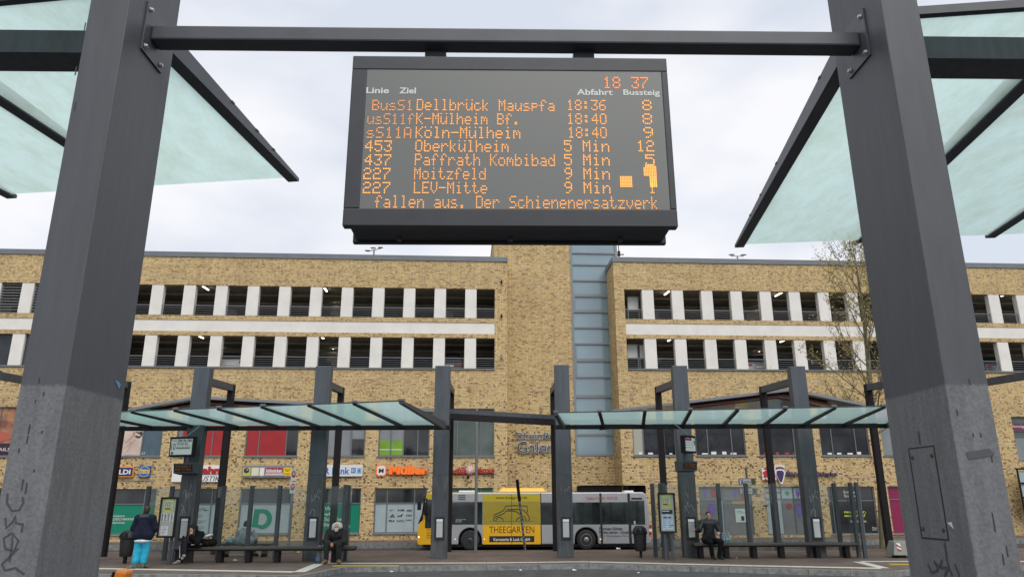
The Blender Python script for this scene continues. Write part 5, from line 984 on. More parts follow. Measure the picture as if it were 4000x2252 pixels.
for (u0, v0, u1, v1), key, lab in (((2455, 1160, 2491, 1208), 'R', 'white framed panel in the upper deck beside the glass tower'), ((2452, 1346, 2488, 1396), 'R', 'white framed panel in the lower deck beside the glass tower'), ((2501, 1347, 2514, 1396), 'R', 'narrow slice of white framed panel beside the first lower white pillar')):
    a, c = fp(u0, v1, .9), fp(u1, v0, .9); t = thing('framed_panel', lab, 'panel', FAC.M @ Vector(((a[0] + c[0]) / 2, .9, a[1] - 1.2)), R(3.6), 'white panels in the decks'); MB(BX).box(a[0], c[0], .9, .93, a[1], c[1]).build('panel', WPAPER, t); b = MB(BX)
    for x in (a[0] - .06, c[0] + .01): b.box(x, x + .05, .88, .95, a[1] - 1.0, c[1] + .06)
    b.box(a[0] - .06, c[0] + .06, .885, .945, a[1] - .08, a[1] - .03); b.box(a[0] - .06, c[0] + .06, .885, .945, c[1] + .02, c[1] + .07); b.build('frame', RAILM, t)
def parked_car(label, u, key, paint, d0=1.1):
    s = fp(u, 1400, d0)[0]; z = (rowL if key == 'L' else rowR)['l0'] - .245; M0 = FAC.M @ Matrix.Translation((s, d0, z)); t = thing('parked_car', label, 'car', M0.translation, R(3.6), 'cars parked in the lower deck'); b = MB(M0)
    for x0, x1, y0, y1, z0, z1, ti, ty0, ty1 in ((-.88, .88, 0, 4.2, .28, .92, .03, .05, .05),): b.hexa([(x0, y0, z0), (x1, y0, z0), (x1, y1, z0), (x0, y1, z0), (x0 + ti, y0 + ty0, z1), (x1 - ti, y0 + ty0, z1), (x1 - ti, y1 - ty1, z1), (x0 + ti, y1 - ty1, z1)])
    b.build('body', paint, t, bevel=.1); b = MB(M0); b.hexa([(-.82, .12, .921), (.82, .12, .921), (.82, 3.0, .921), (-.82, 3.0, .921), (-.62, .55, 1.45), (.62, .55, 1.45), (.62, 2.1, 1.45), (-.62, 2.1, 1.45)]); b.build('cabin', MIRROR, t, bevel=.06); MB(M0).hexa([(-.63, .5, 1.451), (.63, .5, 1.451), (.63, 2.15, 1.451), (-.63, 2.15, 1.451), (-.58, .6, 1.5), (.58, .6, 1.5), (.58, 2.05, 1.5), (-.58, 2.05, 1.5)]).build('roof', paint, t, bevel=.02)
    for x in (-.8, .52): MB(M0).box(x, x + .28, -.01, .05, .66, .82).build('tail_light', RED, t)
    MB(M0).box(-.26, .26, -.012, .02, .55, .67).build('number_plate', WPAPER, t)
    for x in (-.8, .6):
        for y in (.8, 3.3): MB(M0).lathe((x, y, .31), [(.02, 0), (.3, 0), (.31, .05), (.31, .2)], 16, 'x').build('wheel', TYRE, t)
parked_car('silver car with red tail light parked in the lower deck left of the young tree', 2966, 'R', mat('car_silver', (.42, .42, .43), .3, .4, coat=.5)); parked_car('dark car parked in the lower deck above the third far pillar', 1756, 'L', mat('car_black', (.02, .02, .023), .25, coat=.5)); parked_car('white car parked in the lower deck near the left near pillar', 902, 'L', mat('car_white', (.6, .6, .6), .3, coat=.5)); parked_car('blue grey car parked in the lower deck beyond the right near pillar', 3896, 'R', mat('car_bluegrey', (.12, .16, .2), .3, .2, coat=.5))
# ================================================================== STREET FURNITURE
def tilted(p, yaw): return Matrix.Translation(p) @ Matrix.Rotation(yaw, 4, 'Z')
TEAL = mat('stop_green', (.02, .22, .16), .5); PLUM = mat('stop_plum', (.26, .02, .09), .5); BOARDW = mat('sign_board_white', (.70, .71, .67), .5); PRN = mat('dark_grey_print', (.05, .05, .055), .6)
def stop_flag(label, u, v0, v1, wd, yaw, Y, colY, plum):
    p, q = at_y(u, v1, Y), at_y(u, v0, Y); h = q.z - p.z; t = thing('stop_sign', label, 'bus stop sign', p, yaw, 'platform number signs'); M_ = mw(t); x0, x1 = -wd / 2, wd / 2
    MB(M_).box(x0, x1, 0, .16, 0, h).build('case', BLACK, t, bevel=.01); f = MB(M_).box(x0 + .05, x1 - .05, -.006, -.0005, .06, h - .07).build('face', BOARDW, t)
    tx = lambda s, a, c, e, g, m_=INK, **k: text(s, M_, a, c, e, g, -.008, m_, f, ext=.002, **k)
    if plum:
        MB(M_).box(x0 + .05, x0 + .34, -.010, -.0065, h * .70, h - .07).build('colour_field', PLUM, f); text('Linie', M_, x0 + .1, x0 + .25, h * .8, h * .86, -.012, WPAPER, f, ext=.002); tx('Bussteig', x1 - .14, x1 - .06, h * .82, h * .88); tx('9', x1 - .13, x1 - .065, h * .42, h * .72, bold=.02)
        for k in (.3, .45, .58): MB(M_).box(x0 + .06, x1 - .16, -.009, -.0065, h * k, h * k + .008).build('rule', PRN, f)
    else:
        tx('Bussteig', x0 + .07, x0 + .24, h * .76, h * .84); tx('10', x0 + .07, x0 + .22, h * .34, h * .68); tx('436 Bechen - Gierath - K Dellbrück', x0 + .29, x1 - .07, h * .76, h * .88, bold=.01); tx('N42 Odenthal  Ziegen', x0 + .27, x1 - .2, h * .58, h * .69, bold=.01); tx('436 Hand-Köln-Dellbrück', x0 + .25, x1 - .1, h * .38, h * .5, bold=.01)
        for k in (.54, .72): MB(M_).box(x0 + .27, x1 - .06, -.009, -.0065, h * k, h * k + .008).build('rule', PRN, f)
        b = MB(M_); b.prism([(x0 + .12 + .05 * cos(a), -.009, h * .18 + .05 * sin(a)) for a in [q_ * pi / 4 for q_ in range(8)]], (0, .003, 0)); b.build('emblem', TEAL, f)
    b = MB(M_); b.beam((.05, .08, h), (.35 if not plum else -.3, .3, h + .35), .04, .04); b.build('strut', RAILM, t); return t
stop_flag('white platform sign reading 10 under the far left canopy', 704, 1704, 1782, .86, R(-14), 23.3, 24, False); stop_flag('white and plum platform sign reading 9 in the padded-jacket man\'s shelter', 2699, 1699, 1768, .56, R(38), 23.1, 24, True)
SCRN = mat('mini_display_face', (.012, .012, .014), .3); LEDD = mat('mini_led', (.22, .075, .02), .5, emit=.05)
def mini_display(label, u, v0, v1, wd, yaw, Y, sg_, txt):
    p, q = at_y(u, v1, Y), at_y(u, v0, Y); h = q.z - p.z; t = thing('display', label, 'display', p, yaw, 'small departure displays under the far canopies'); M_ = mw(t)
    b = MB(M_); b.hexa([(-wd / 2, 0, .04), (wd / 2, 0, .04), (wd / 2, .3, 0), (-wd / 2, .3, 0), (-wd / 2 + .02, -.06, h), (wd / 2 - .02, -.06, h), (wd / 2 - .02, .34, h), (-wd / 2 + .02, .34, h)]); b.build('case', STEEL, t, bevel=.01)
    b = MB(M_); b.hexa([(-wd / 2 + .05, -.012, .09), (wd / 2 - .05, -.012, .09), (wd / 2 - .05, .01, .09), (-wd / 2 + .05, .01, .09), (-wd / 2 + .06, -.064, h - .05), (wd / 2 - .06, -.064, h - .05), (wd / 2 - .06, -.02, h - .05), (-wd / 2 + .06, -.02, h - .05)]); f = b.build('screen', SCRN, t)
    for k, (s, zz_) in enumerate(zip(txt, (.62, .36))): text(s, M_, -wd / 2 + .1, wd / 2 - .1, h * zz_, h * zz_ + .07, -.055 + (0 if k == 0 else .02), LEDD, f, ext=.012)
    MB(M_).box(-.04, .04, .1, .2, h, h + .25).build('strut', STEEL, t); MB(M_).box(sg_ * (wd / 2) - .006, sg_ * (wd / 2) + .006, .08, .26, .05, .1).build('sticker', WPAPER, t)
mini_display('small dark display with faint orange lines under the platform 10 sign', 716, 1808, 1852, .76, R(-16), 23.2, -1, ('436 Köln 4', 'N42 12 Min')); mini_display('small dark display with faint orange lines under the platform 9 sign', 2694, 1799, 1842, .62, R(30), 23.0, 1, ('S1 Sofort', 'S11 3 Min'))
PLG = mat('timetable_lime', (.36, .50, .10), .5); PLP = mat('timetable_pale', (.56, .62, .45), .5); PAPR = mat('timetable_paper', (.60, .61, .64), .5); CASEB = mat('board_backing', (.34, .345, .31), .6); LBLUE = mat('notice_blue', (.38, .52, .62), .5)
def info_board(label, u, v0, v1, vg, wd, yaw, Y, kind):
    p, q = at_y(u, v1, Y), at_y(u, v0, Y); h = q.z - p.z; g = p.z; t = thing('info_board', label, 'notice board', (p.x, p.y, 0), yaw, 'timetable boards'); M_ = mw(t); X = wd / 2
    b = MB(M_)
    for a in ((-X, X, g, g + .05), (-X, X, g + h - .05, g + h), (-X, -X + .05, g + .05, g + h - .05), (X - .05, X, g + .05, g + h - .05)): b.box(a[0], a[1], -.03, .05, a[2], a[3])
    b.build('frame', BLACK, t); f = MB(M_).box(-X + .05, X - .05, 0, .03, g + .05, g + h - .05).build('backing', CASEB, t)
    for x in (-X + .12, X - .2) if kind else (X - .12,): MB(M_).box(x, x + .08, .03, .1, 0, g).build('post', STEEL, t)
    def sheet(x0, x1, z0, z1, m_, lines=0, cols=1, y=-.004):
        s = MB(M_).box(x0, x1, y, y + .003, g + z0 * h, g + z1 * h).build('sheet', m_, f)
        if lines:
            b = MB(M_); dx = (x1 - x0) / cols
            for c_ in range(cols):
                for k in range(lines): zz_ = g + (z1 - (z1 - z0) * (k + 1) / (lines + 1)) * h; b.box(x0 + dx * c_ + dx * .12, x0 + dx * c_ + dx * (.55 + .35 * random.random()), y - .003, y - .0005, zz_ - .006, zz_ + .006)
            b.build('print', PRN, s)
        return s
    sheet(-X + .12, X - .14, .62, .96, PLG); sheet(-X + .14, X - .16, .74, .90, PLP, 9, 4, -.008); sheet(-X + .15, -X + .3, .69, .73, PLUM, 0, 1, -.008); sheet(-X + .32, X - .17, .64, .73, PLP, 5, 2, -.008)
    if not kind: sheet(-X + .07, -.02, .40, .62 - .01, PAPR, 12, 2); sheet(.0, X - .08, .40, .61, PAPR, 12, 2); sheet(-X + .1, -X + .3, .06, .28, PAPR, 5)
    else:
        sheet(-X + .09, X - .1, .08, .56, LBLUE, 8, 2); sheet(-X + .09, X - .1, .47, .57, INK, 0, 1, -.008); sheet(-X + .11, X - .2, .53, .55, PAPR, 0, 1, -.012); sheet(-X + .14, -.01, .365, .40, PLUM, 0, 1, -.008); sheet(.01, X - .15, .365, .40, PLUM, 0, 1, -.008); sheet(.05, X - .1, .17, .2, mat('notice_red', (.40, .05, .07), .5), 0, 1, -.008)
info_board('framed timetable board with white sheets, beside the standing person', 645, 1940, 2098, 2190, .50, R(6), 22.9, 0); info_board('framed timetable board with blue notice, beside the pillar with white scrawls', 2611, 1923, 2079, 2180, .53, R(-3), 24.0, 1)
BIN = mat('bin_plastic', (.013, .0135, .014), .5, var=.1, scale=5)
def litter_bin(label, u, vb, vt, wpx, yaw):
    P = at_z(u, vb, 0); Y = P.y; H = at_y(u, vt, Y).z; w_ = wpx * Y / F * .96; t = thing('litter_bin', label, 'litter bin', P, yaw, 'black litter bins'); M_ = mw(t); zb = H * .2
    MB(M_).box(-.04, .04, -.04, .04, 0, zb + .02).build('post', BLACK, t); MB(M_).lathe((0, 0, 0), [(w_ * .30, zb), (w_ * .36, zb + .015), (w_ * .40, zb + H * .2), (w_ * .44, zb + H * .55)], 24, sy=.85).build('bucket', BIN, t, bevel=.006)
    z0 = zb + H * .55; MB(M_).lathe((0, 0, 0), [(w_ * .44, z0 - .03), (w_ * .5, z0 - .02), (w_ * .5, z0 + .015), (w_ * .47, z0 + .08), (w_ * .40, z0 + H * .16), (w_ * .24, z0 + H * .225), (.0, z0 + H * .24)], 24, sy=.85).build('hood', BIN, t)
    b = MB(M_); n_ = 14; pts = [(w_ * .30 * cos(pi * k / n_), z0 + .03 + H * .155 * sin(pi * k / n_)) for k in range(n_ + 1)]; b.prism([(x, -w_ * .445 + max(0, (z - z0 - .02)) * .42, z) for x, z in pts], (0, .03, 0)); b.build('opening', mat('bin_hole', (.002, .002, .002), .9), t); return P, H
PB1, HB1 = litter_bin('black litter bin standing beside the person in blue trousers', 486, 2199, 2066, 64, R(-14)); PB2, HB2 = litter_bin('black litter bin with a drink can on its hood, in front of the bus rear', 2504, 2176, 2049, 58, 0)
c = Vector((PB2.x - .15, PB2.y, HB2 - .03)); tag(MB().lathe((c.x, c.y, c.z), [(.03, 0), (.034, .01), (.034, .15), (.027, .165)], 12).build('drink_can', mat('can_lilac', (.5, .48, .6), .35, .3)), 'pale lilac drink can standing on the litter bin hood', 'can')
p = at_z(532, 2199, 0); t = thing('orange_bag', 'orange bag hanging between the bin and the person', 'bag', (p.x, p.y + .2, .45)); soft([('e', (0, 0, .22), (.12, .10, .26)), ('c', (-.02, 0, .4), (.0, 0, .52), .05, .03), ('e', (.05, 0, .1), (.08, .07, .1))], 'sack', mat('orange_plastic', (.62, .17, .03), .4), t, .02, .05)
tag(MB().tube([(p.x - .02, p.y + .22, 0), (p.x - .02, p.y + .22, .96)], .05).build('bollard', STEEL), 'short dark post behind the orange bag', 'post')
def no_stop_pole():
    Y = 31.0; t = thing('road_sign', 'tall thin sign pole with two red and white no-stopping plates seen edge-on', 'road sign', at_y(1128, 2130, Y)); b = MB(); a, c = at_y(1128, 2125, Y), at_y(1150, 1830, Y); a.z = -.3; MB().tube([a, (a.x, Y, c.z)], .045).build('pole', RAILM, t)
    for v0, v1 in ((1830, 1877), (1881, 1925)):
        p_, q_ = at_y(1149, v1, Y), at_y(1149, v0, Y); x = a.x; pl = MB().box(x - .11, x + .10, Y - .075, Y - .05, p_.z, q_.z).build('plate', WPAPER, t, bevel=.005); zc = (p_.z + q_.z) / 2; b = MB(); b.lathe((x, Y - .08, zc + .03), [(.0, 0), (.085, 0), (.085, .004)], 20, 'y', 1, 1.6); b.build('red_disc', RED, pl); MB().lathe((x, Y - .083, zc + .03), [(.0, 0), (.055, 0), (.055, .003)], 20, 'y', 1, 1.6).build('blue_disc', mat('disc_pale', (.5, .45, .48), .5), pl)
no_stop_pole()
def parking_sign():
    Y = 32.0; a = at_y(2920, 1858, Y); t = thing('parking_guide', 'parking guidance sign with two white panels and green counters on one pole', 'parking sign', (a.x, Y, -.3)); MB().tube([(a.x, Y + .12, -.3), (a.x, Y + .12, a.z + .35)], .05).build('pole', RAILM, t)
    for u0, v0, u1, v1, s in ((2888, 1866, 2952, 1893, 'freie Plätze'), (2891, 1904, 2957, 1930, 'Residenz')):
        p_, q_ = at_y(u0, v1, Y), at_y(u1, v0, Y); c_ = MB().box(p_.x, q_.x, Y, Y + .1, p_.z, q_.z).build('case', RAILM, t, bevel=.02); f = MB().box(p_.x + .02, q_.x - .21, Y - .005, Y - .0005, p_.z + .03, q_.z - .03).build('face', WPAPER, c_); MB().box(q_.x - .19, q_.x - .05, Y - .005, Y - .0005, p_.z + .03, q_.z - .03).build('counter', mat('counter_green', (.10, .13, .015), .4), c_)
        MB().box(p_.x + .08, p_.x + .17, Y - .009, Y - .0055, p_.z + .05, q_.z - .05).build('p_field', BLUE, f); text('P', IDM, p_.x + .095, p_.x + .155, p_.z + .08, q_.z - .08, Y - .0095, WPAPER, f, ext=.002); text(s, IDM, p_.x + .2, q_.x - .24, p_.z + .09, q_.z - .1, Y - .006, INK, f, ext=.002)
parking_sign()
Y = 33.5; a, c = at_y(1858, 2140, Y), at_y(1858, 1648, Y); tag(MB().tube([(a.x, Y, -.4), (a.x, Y, c.z + .6)], [.07, .055]).build('lamp_pole', RAILM), 'thin grey lamp pole rising behind the bus front', 'pole')
a, c = at_z(2051, 2144, 0), at_y(2020, 1872, 28.3); t = thing('leaning_pole', 'leaning sticker-covered signpost in front of the yellow bus side', 'pole', a); MB().tube([a, a.lerp(c, .72)], .045).build('shaft', mat('stickered_pole', (.11, .10, .085), .6, c2=(.36, .35, .32), scale=14, lo=.5, hi=.6), t); MB().tube([a.lerp(c, .70), c], .058).build('sleeve', BLACK, t)
p = at_z(3516, 2178, 0); t = thing('barrier_block', 'grey concrete barrier block with red and white chevron', 'barrier', p); wd = 1.1; MB().hexa([(p.x - .18, p.y, .08), (p.x + wd, p.y, .08), (p.x + wd, p.y + .6, .08), (p.x - .18, p.y + .6, .08), (p.x - .05, p.y + .12, .5), (p.x + wd, p.y + .12, .5), (p.x + wd, p.y + .5, .5), (p.x - .05, p.y + .5, .5)]).build('block', mat('barrier_concrete', (.24, .24, .22), .85, var=.12, scale=4), t, bevel=.02)
b = MB(); b.hexa([(p.x - .02, p.y + .03, .16), (p.x + .12, p.y + .03, .16), (p.x + .12, p.y + .05, .16), (p.x - .02, p.y + .05, .16), (p.x - .02, p.y + .09, .44), (p.x + .1, p.y + .09, .44), (p.x + .1, p.y + .11, .44), (p.x - .02, p.y + .11, .44)]); f = b.build('chevron_plate', WPAPER, t); b = MB()
for z in (.2, .32): b.hexa([(p.x - .02, p.y + .02 + (z - .16) * .22, z + .05), (p.x + .11, p.y + .02 + (z - .16) * .22, z - .04), (p.x + .11, p.y + .035 + (z - .16) * .22, z - .04), (p.x - .02, p.y + .035 + (z - .16) * .22, z + .05), (p.x - .02, p.y + .03 + (z - .16) * .22, z + .10), (p.x + .11, p.y + .03 + (z - .16) * .22, z + .01), (p.x + .11, p.y + .045 + (z - .16) * .22, z + .01), (p.x - .02, p.y + .045 + (z - .16) * .22, z + .10)])
b.build('stripe', RED, f)
for x in (0, .7): MB().box(p.x + x, p.x + x + .25, p.y + .1, p.y + .5, 0, .079).build('foot', BLACK, t)
p = at_y(373, 2252, 5.2); t = thing('orange_post', 'orange rounded bollard top at the foot of the near left pillar', 'bollard', (p.x, 5.2, -.13)); q = at_y(373, 2214, 5.2); M_ = Matrix.Translation((p.x, 5.2, 0)) @ Matrix.Rotation(R(8), 4, 'Y'); b = MB(M_); b.hexa([(-.06, -.05, -.13), (.05, -.05, -.13), (.05, .06, -.13), (-.06, .06, -.13), (-.045, -.05, q.z), (.035, -.05, q.z), (.035, .06, q.z), (-.045, .06, q.z)]); b.build('cap', mat('orange_paint', (.62, .19, .02), .45), t, bevel=.02); MB(M_).box(-.062, -.048, -.04, .05, -.13, q.z - .02).build('edge_strip', BLACK, t)
for u, v, s, yw in ((919, 2187, .07, 0), (960, 2192, .03, 1), (1165, 2156, .10, 2), (1494, 2222, .09, 0), (1530, 2231, .05, .6), (2033, 2225, .05, 2), (2243, 2225, .06, .4), (2494, 2235, .04, 1), (2877, 2177, .03, .2), (2415, 2142, .09, .1)):
    p = at_z(u, v, .012 if v < 2206 else -.118); m_ = mat('litter_yellow', (.6, .45, .15), .6) if u == 1165 else WPAPER; b = MB(Matrix.Translation(p) @ Matrix.Rotation(yw, 4, 'Z')); b.hexa([(-s, -s * .5, 0), (s, -s * .6, 0), (s * .9, s * .6, 0), (-s * .8, s * .5, 0), (-s * .8, -s * .3, s * .25), (s * .5, -s * .5, s * .5), (s * .6, s * .4, s * .3), (-s * .6, s * .3, s * .6)]); tag(b.build('paper_scrap', m_), 'scrap of pale paper lying on the ground' if u != 1165 else 'yellow wrapper lying behind the bench', 'paper scrap', 'paper scraps on the ground')
tag(MB(FAC.M).tube([(fp(2921, 2100, -2)[0], -2, ZF), (fp(2921, 2100, -2)[0], -2, ZF + .95)], .05).build('bollard', STEEL), 'thin dark bollard in front of the pharmacy door poster', 'bollard')
tag(MB(FAC.M).tube([(fp(2634, 2100, -2)[0], -2, ZF), (fp(2634, 2100, -2)[0], -2, ZF + .95)], .05).build('bollard', STEEL), 'thin dark bollard seen under the blue-notice timetable board', 'bollard')
# ================================================================== PEOPLE
SKIN = mat('skin', (.48, .27, .19), .55, var=.06, scale=12); SKINR = mat('ruddy_skin', (.50, .24, .17), .55, var=.08, scale=14)
def cap(a, b, r0, r1=None, k=.03): return ('c', a, b, r0, r0 if r1 is None else r1, k)
def ell(c, r, k=.03): return ('e', c, r, k)
def hand(wr, g, nrm, sd, curl=.6, s=1.0):
    """palm, four bent fingers of unequal length and a thumb leaving the side of the palm"""
    wr, g, nrm, sd = Vector(wr), Vector(g).normalized(), Vector(nrm).normalized(), Vector(sd).normalized(); P = [cap(wr, wr + g * .055 * s + sd * .018, .026 * s, .02 * s, .015), cap(wr, wr + g * .055 * s - sd * .018, .026 * s, .02 * s, .015)]
    for i, ln in enumerate((.068, .078, .073, .056)):
        a = wr + g * .078 * s + sd * (.030 - .02 * i) * s; m_ = a + (g * cos(curl * .6) + nrm * sin(curl * .6)) * ln * .5 * s; e = m_ + (g * cos(curl * 1.7) + nrm * sin(curl * 1.7)) * ln * .5 * s
        P += [cap(wr + g * .05 * s + sd * (.026 - .017 * i) * s, a, .013, .011, .006), cap(a, m_, .0105, .010, .004), cap(m_, e, .010, .0085, .004)]
    t0 = wr + g * .02 * s + sd * .03 * s; t1 = t0 + (g * .5 + sd * .8 + nrm * .3).normalized() * .04 * s; return P + [cap(t0, t1, .014, .012, .008), cap(t1, t1 + (g * .9 + sd * .25 + nrm * .4).normalized() * .032 * s, .0115, .009, .004)]
def person(label, loc, rot, J, skin=SKIN):
    t = thing('person', label, 'person', loc, rot); V = {k: Vector(v) for k, v in J.items() if k not in ('brow', 'curl')}; hd, fw = V['head'], V['face'].normalized(); upv = V.get('up', Vector((0, 0, 1))); sdv = fw.cross(upv).normalized()
    P = [ell(hd, (.078, .095, .115), .02), cap(hd + fw * .015 - upv * .05, hd + fw * .055 - upv * .085, .05, .035), cap(V['neck'], hd - upv * .06 - fw * .01, .058, .05), cap(hd + fw * .085 + upv * .0, hd + fw * .108 - upv * .028, .011, .016, .012)]
    for s in (-1, 1): P += [ell(hd + sdv * s * .078 - fw * .005 - upv * .01, (.018, .022, .032), .01)]
    P += [cap(V['shL'], V['shR'], .06), cap(V['neck'] - Vector((0, 0, .1)), V['pel'], .10, .11, .04), cap(V['hipL'], V['hipR'], .09)]
    for s in 'LR':
        P += [cap(V['sh' + s], V['el' + s], .052, .042), cap(V['el' + s], V['wr' + s], .042, .030)] + hand(V['wr' + s], V['wr' + s] - V['el' + s] if 'g' + s not in V else V['g' + s], V.get('n' + s, Vector((0, 0, -1))), V.get('s' + s, Vector((1 if s == 'L' else -1, 0, 0))), J.get('curl', (.7,))[0])
        P += [cap(V['hip' + s], V['kn' + s], .08, .058), cap(V['kn' + s], V['an' + s], .055, .038), cap(V['an' + s], V['to' + s], .042, .028)]
    soft(P, 'body', skin, t, .011, .03)
    b = MB(mw(t)); b2 = MB(mw(t))
    for s in (-1, 1): b.ball(hd + fw * .088 + sdv * s * .032 + upv * .012, (.0115, .0115, .009), 6); b2.beam(hd + fw * .098 + sdv * s * .016 + upv * .032, hd + fw * .090 + sdv * s * .05 + upv * .034, .01, .009)
    b.build('eyes', mat('eye_dark', (.02, .017, .015), .3), t); b2.build('eyebrows', J.get('brow', mat('brow_dark', (.025, .018, .013), .8)), t)
    MB(mw(t)).beam(hd + fw * .090 - sdv * .024 - upv * .058, hd + fw * .090 + sdv * .024 - upv * .058, .012, .012).build('mouth', mat('lips', (.30, .10, .085), .5), t)
    return t, V
def sleeves(V, r0, r1, r2): return [q for s in 'LR' for q in (cap(V['sh' + s], V['el' + s], r0, r1), cap(V['el' + s], V['wr' + s], r1, r2))]
def torso(V, wt, rt, wb, rb, dep=0): return [q for s in (-1, 1) for q in (cap((V['neck'] - Vector((s * wt, -dep, .12))), V['pel'] + Vector((s * wb, dep, .02)), rt, rb, .08),)] + [cap(V['shL'], V['shR'], .1, .1, .06)]
def legs(V, r0, r1, r2, keep=.9): return [cap(V['hipL'], V['hipR'], r0 + .035, r0 + .035, .05)] + [q for s in 'LR' for q in (cap(V['hip' + s], V['kn' + s], r0 + .01, r1), cap(V['kn' + s], V['kn' + s].lerp(V['an' + s], keep), r1, r2))]
def shoes(V, r=.05): return [q for s in 'LR' for q in (cap(V['an' + s] - Vector((0, 0, .012)), V['to' + s], r * 1.1, r * .85), cap(V['an' + s] + Vector((0, 0, .02)), V['an' + s] - Vector((0, 0, .03)), r * .95, r))]
def fabric(nm, c, **k): return mat(nm, c, .85, spec=.2, var=.2, scale=7, bump=.3, **k)
def stripes(nm, cols, sc):
    m = bpy.data.materials.new(nm); m.use_nodes = True; n, l = m.node_tree.nodes, m.node_tree.links; g = n.new('ShaderNodeTexCoord'); s = n.new('ShaderNodeSeparateXYZ'); k = n.new('ShaderNodeMath'); k.operation = 'MULTIPLY'; k.inputs[1].default_value = sc; f = n.new('ShaderNodeMath'); f.operation = 'FRACT'
    r = n.new('ShaderNodeValToRGB'); r.color_ramp.interpolation = 'CONSTANT'; e = r.color_ramp.elements; e[0].color = (*cols[0], 1); e[1].position = 1 / len(cols); e[1].color = (*cols[1], 1)
    for i in range(2, len(cols)): x = e.new(i / len(cols)); x.color = (*cols[i], 1)
    l.new(g.outputs['Object'], s.inputs[0]); l.new(s.outputs[2], k.inputs[0]); l.new(k.outputs[0], f.inputs[0]); l.new(f.outputs[0], r.inputs[0]); l.new(r.outputs[0], n['Principled BSDF'].inputs['Base Color']); n['Principled BSDF'].inputs['Roughness'].default_value = .9; return m
NAVYJ = fabric('navy_jacket', (.010, .013, .028)); AQUA = fabric('aqua_trousers', (.03, .36, .52)); DGREY = fabric('charcoal_cloth', (.025, .027, .028)); BLK = fabric('black_cloth', (.007, .007, .008)); HAIRD = mat('brown_hair', (.035, .022, .015), .7, var=.3, scale=40)
# --- standing, seen from behind
g0 = at_z(533, 2219, 0)
t, V = person('person in navy hooded jacket, bright blue trousers and striped socks, standing, back turned', (g0.x + .07, g0.y, 0), R(4), dict(head=(.0, .03, 1.55), face=(-.25, 1, -.1), neck=(0, 0, 1.42), pel=(0, 0, .88), shL=(-.2, 0, 1.34), shR=(.2, 0, 1.34), elL=(-.29, .02, 1.07), elR=(.29, .02, 1.07), wrL=(-.20, .2, .98), wrR=(.20, .2, .98), gL=(.6, .5, -.3), gR=(-.6, .5, -.3), hipL=(-.1, 0, .82), hipR=(.1, 0, .82), knL=(-.11, .02, .46), knR=(.10, .05, .46), anL=(-.13, -.02, .08), anR=(.06, .06, .08), toL=(-.27, -.05, .04), toR=(.12, .2, .04)))
soft(torso(V, .07, .14, .10, .19) + sleeves(V, .095, .09, .07) + [cap((0, -.02, 1.38), (0, -.01, 1.44), .1, .085)], 'jacket', NAVYJ, t, .016, .05)
soft([ell((0, -.10, 1.385), (.14, .075, .06)), cap((-.1, -.03, 1.42), (.1, -.03, 1.42), .05)], 'hood', fabric('grey_hood', (.06, .063, .072)), t, .014)
soft([ell((0, 0, .735), (.225, .185, .06))], 'shirt_hem', fabric('white_shirt', (.62, .66, .72)), t, .014)
soft(legs(V, .105, .1, .098, .68), 'trousers', AQUA, t, .014, .04); soft([q for s in 'LR' for q in (cap(V['kn' + s].lerp(V['an' + s], .62), V['an' + s], .058, .052),)], 'socks', stripes('striped_sock', [(.25, .16, .13), (.55, .52, .48), (.10, .06, .07), (.62, .42, .06), (.20, .11, .12), (.45, .40, .38)], 6.5), t, .011)
soft(shoes(V, .05), 'shoes', mat('grey_green_trainer', (.11, .12, .09), .7, var=.5, scale=22), t, .012); soft([ell(V['head'] + Vector((.01, -.025, .03)), (.088, .098, .108)), ell(V['head'] + Vector((0, -.06, -.03)), (.07, .05, .07))], 'hair', HAIRD, t, .011)
# --- woman hunched over a phone
g0 = at_y(742, 2190, 23.2)
t, V = person('person in black hooded coat hunched over a phone on the bench, legs crossed', (g0.x, 23.45, 0), R(-8), dict(head=(-.01, -.22, .97), face=(-.25, -1, -.45), up=(0, -.4, .92), neck=(0, -.08, .85), pel=(0, .1, .55), shL=(-.17, -.04, .83), shR=(.18, -.04, .83), elL=(-.25, -.14, .60), elR=(.20, -.24, .62), wrL=(-.20, -.34, .69), wrR=(.06, -.36, .80), gL=(.4, -.5, .4), gR=(-.3, .15, .9), nL=(.2, .3, -.8), nR=(0, 1, 0), sL=(0, 0, 1), sR=(-1, 0, 0), hipL=(-.1, .06, .53), hipR=(.1, .06, .53), knL=(-.18, -.36, .53), knR=(-.10, -.40, .66), anL=(-.25, -.36, .1), anR=(-.06, -.44, .26), toL=(-.30, -.5, .045), toR=(-.04, -.56, .18)))
soft(torso(V, .06, .13, .09, .15, .03) + sleeves(V, .09, .085, .065) + [ell((0, .05, .8), (.17, .13, .14))], 'coat', BLK, t, .015, .05)
soft([ell(V['head'] + Vector((.0, .045, .04)), (.13, .13, .135)), cap(V['head'] + Vector((0, .07, -.05)), V['neck'] + Vector((0, .07, 0)), .1, .12), ('e', V['head'] + Vector((-.03, -.11, -.04)), (.08, .1, .1), 'cut')], 'hood', fabric('olive_black_hood', (.016, .017, .012)), t, .012)
soft([cap(V['head'] + Vector((s * .07, -.03, .04)), V['head'] + Vector((s * .09, -.04, -.26)), .03, .035) for s in (-1, 1)], 'hair', HAIRD, t, .012)
soft(legs(V, .075, .075, .062, .85), 'trousers', fabric('dark_violet_trousers', (.018, .017, .024)), t, .013, .04); soft(shoes(V, .042), 'shoes', mat('cream_trainer', (.45, .43, .36), .7, c2=(.06, .06, .06), scale=16), t, .011)
b = MB(mw(t))
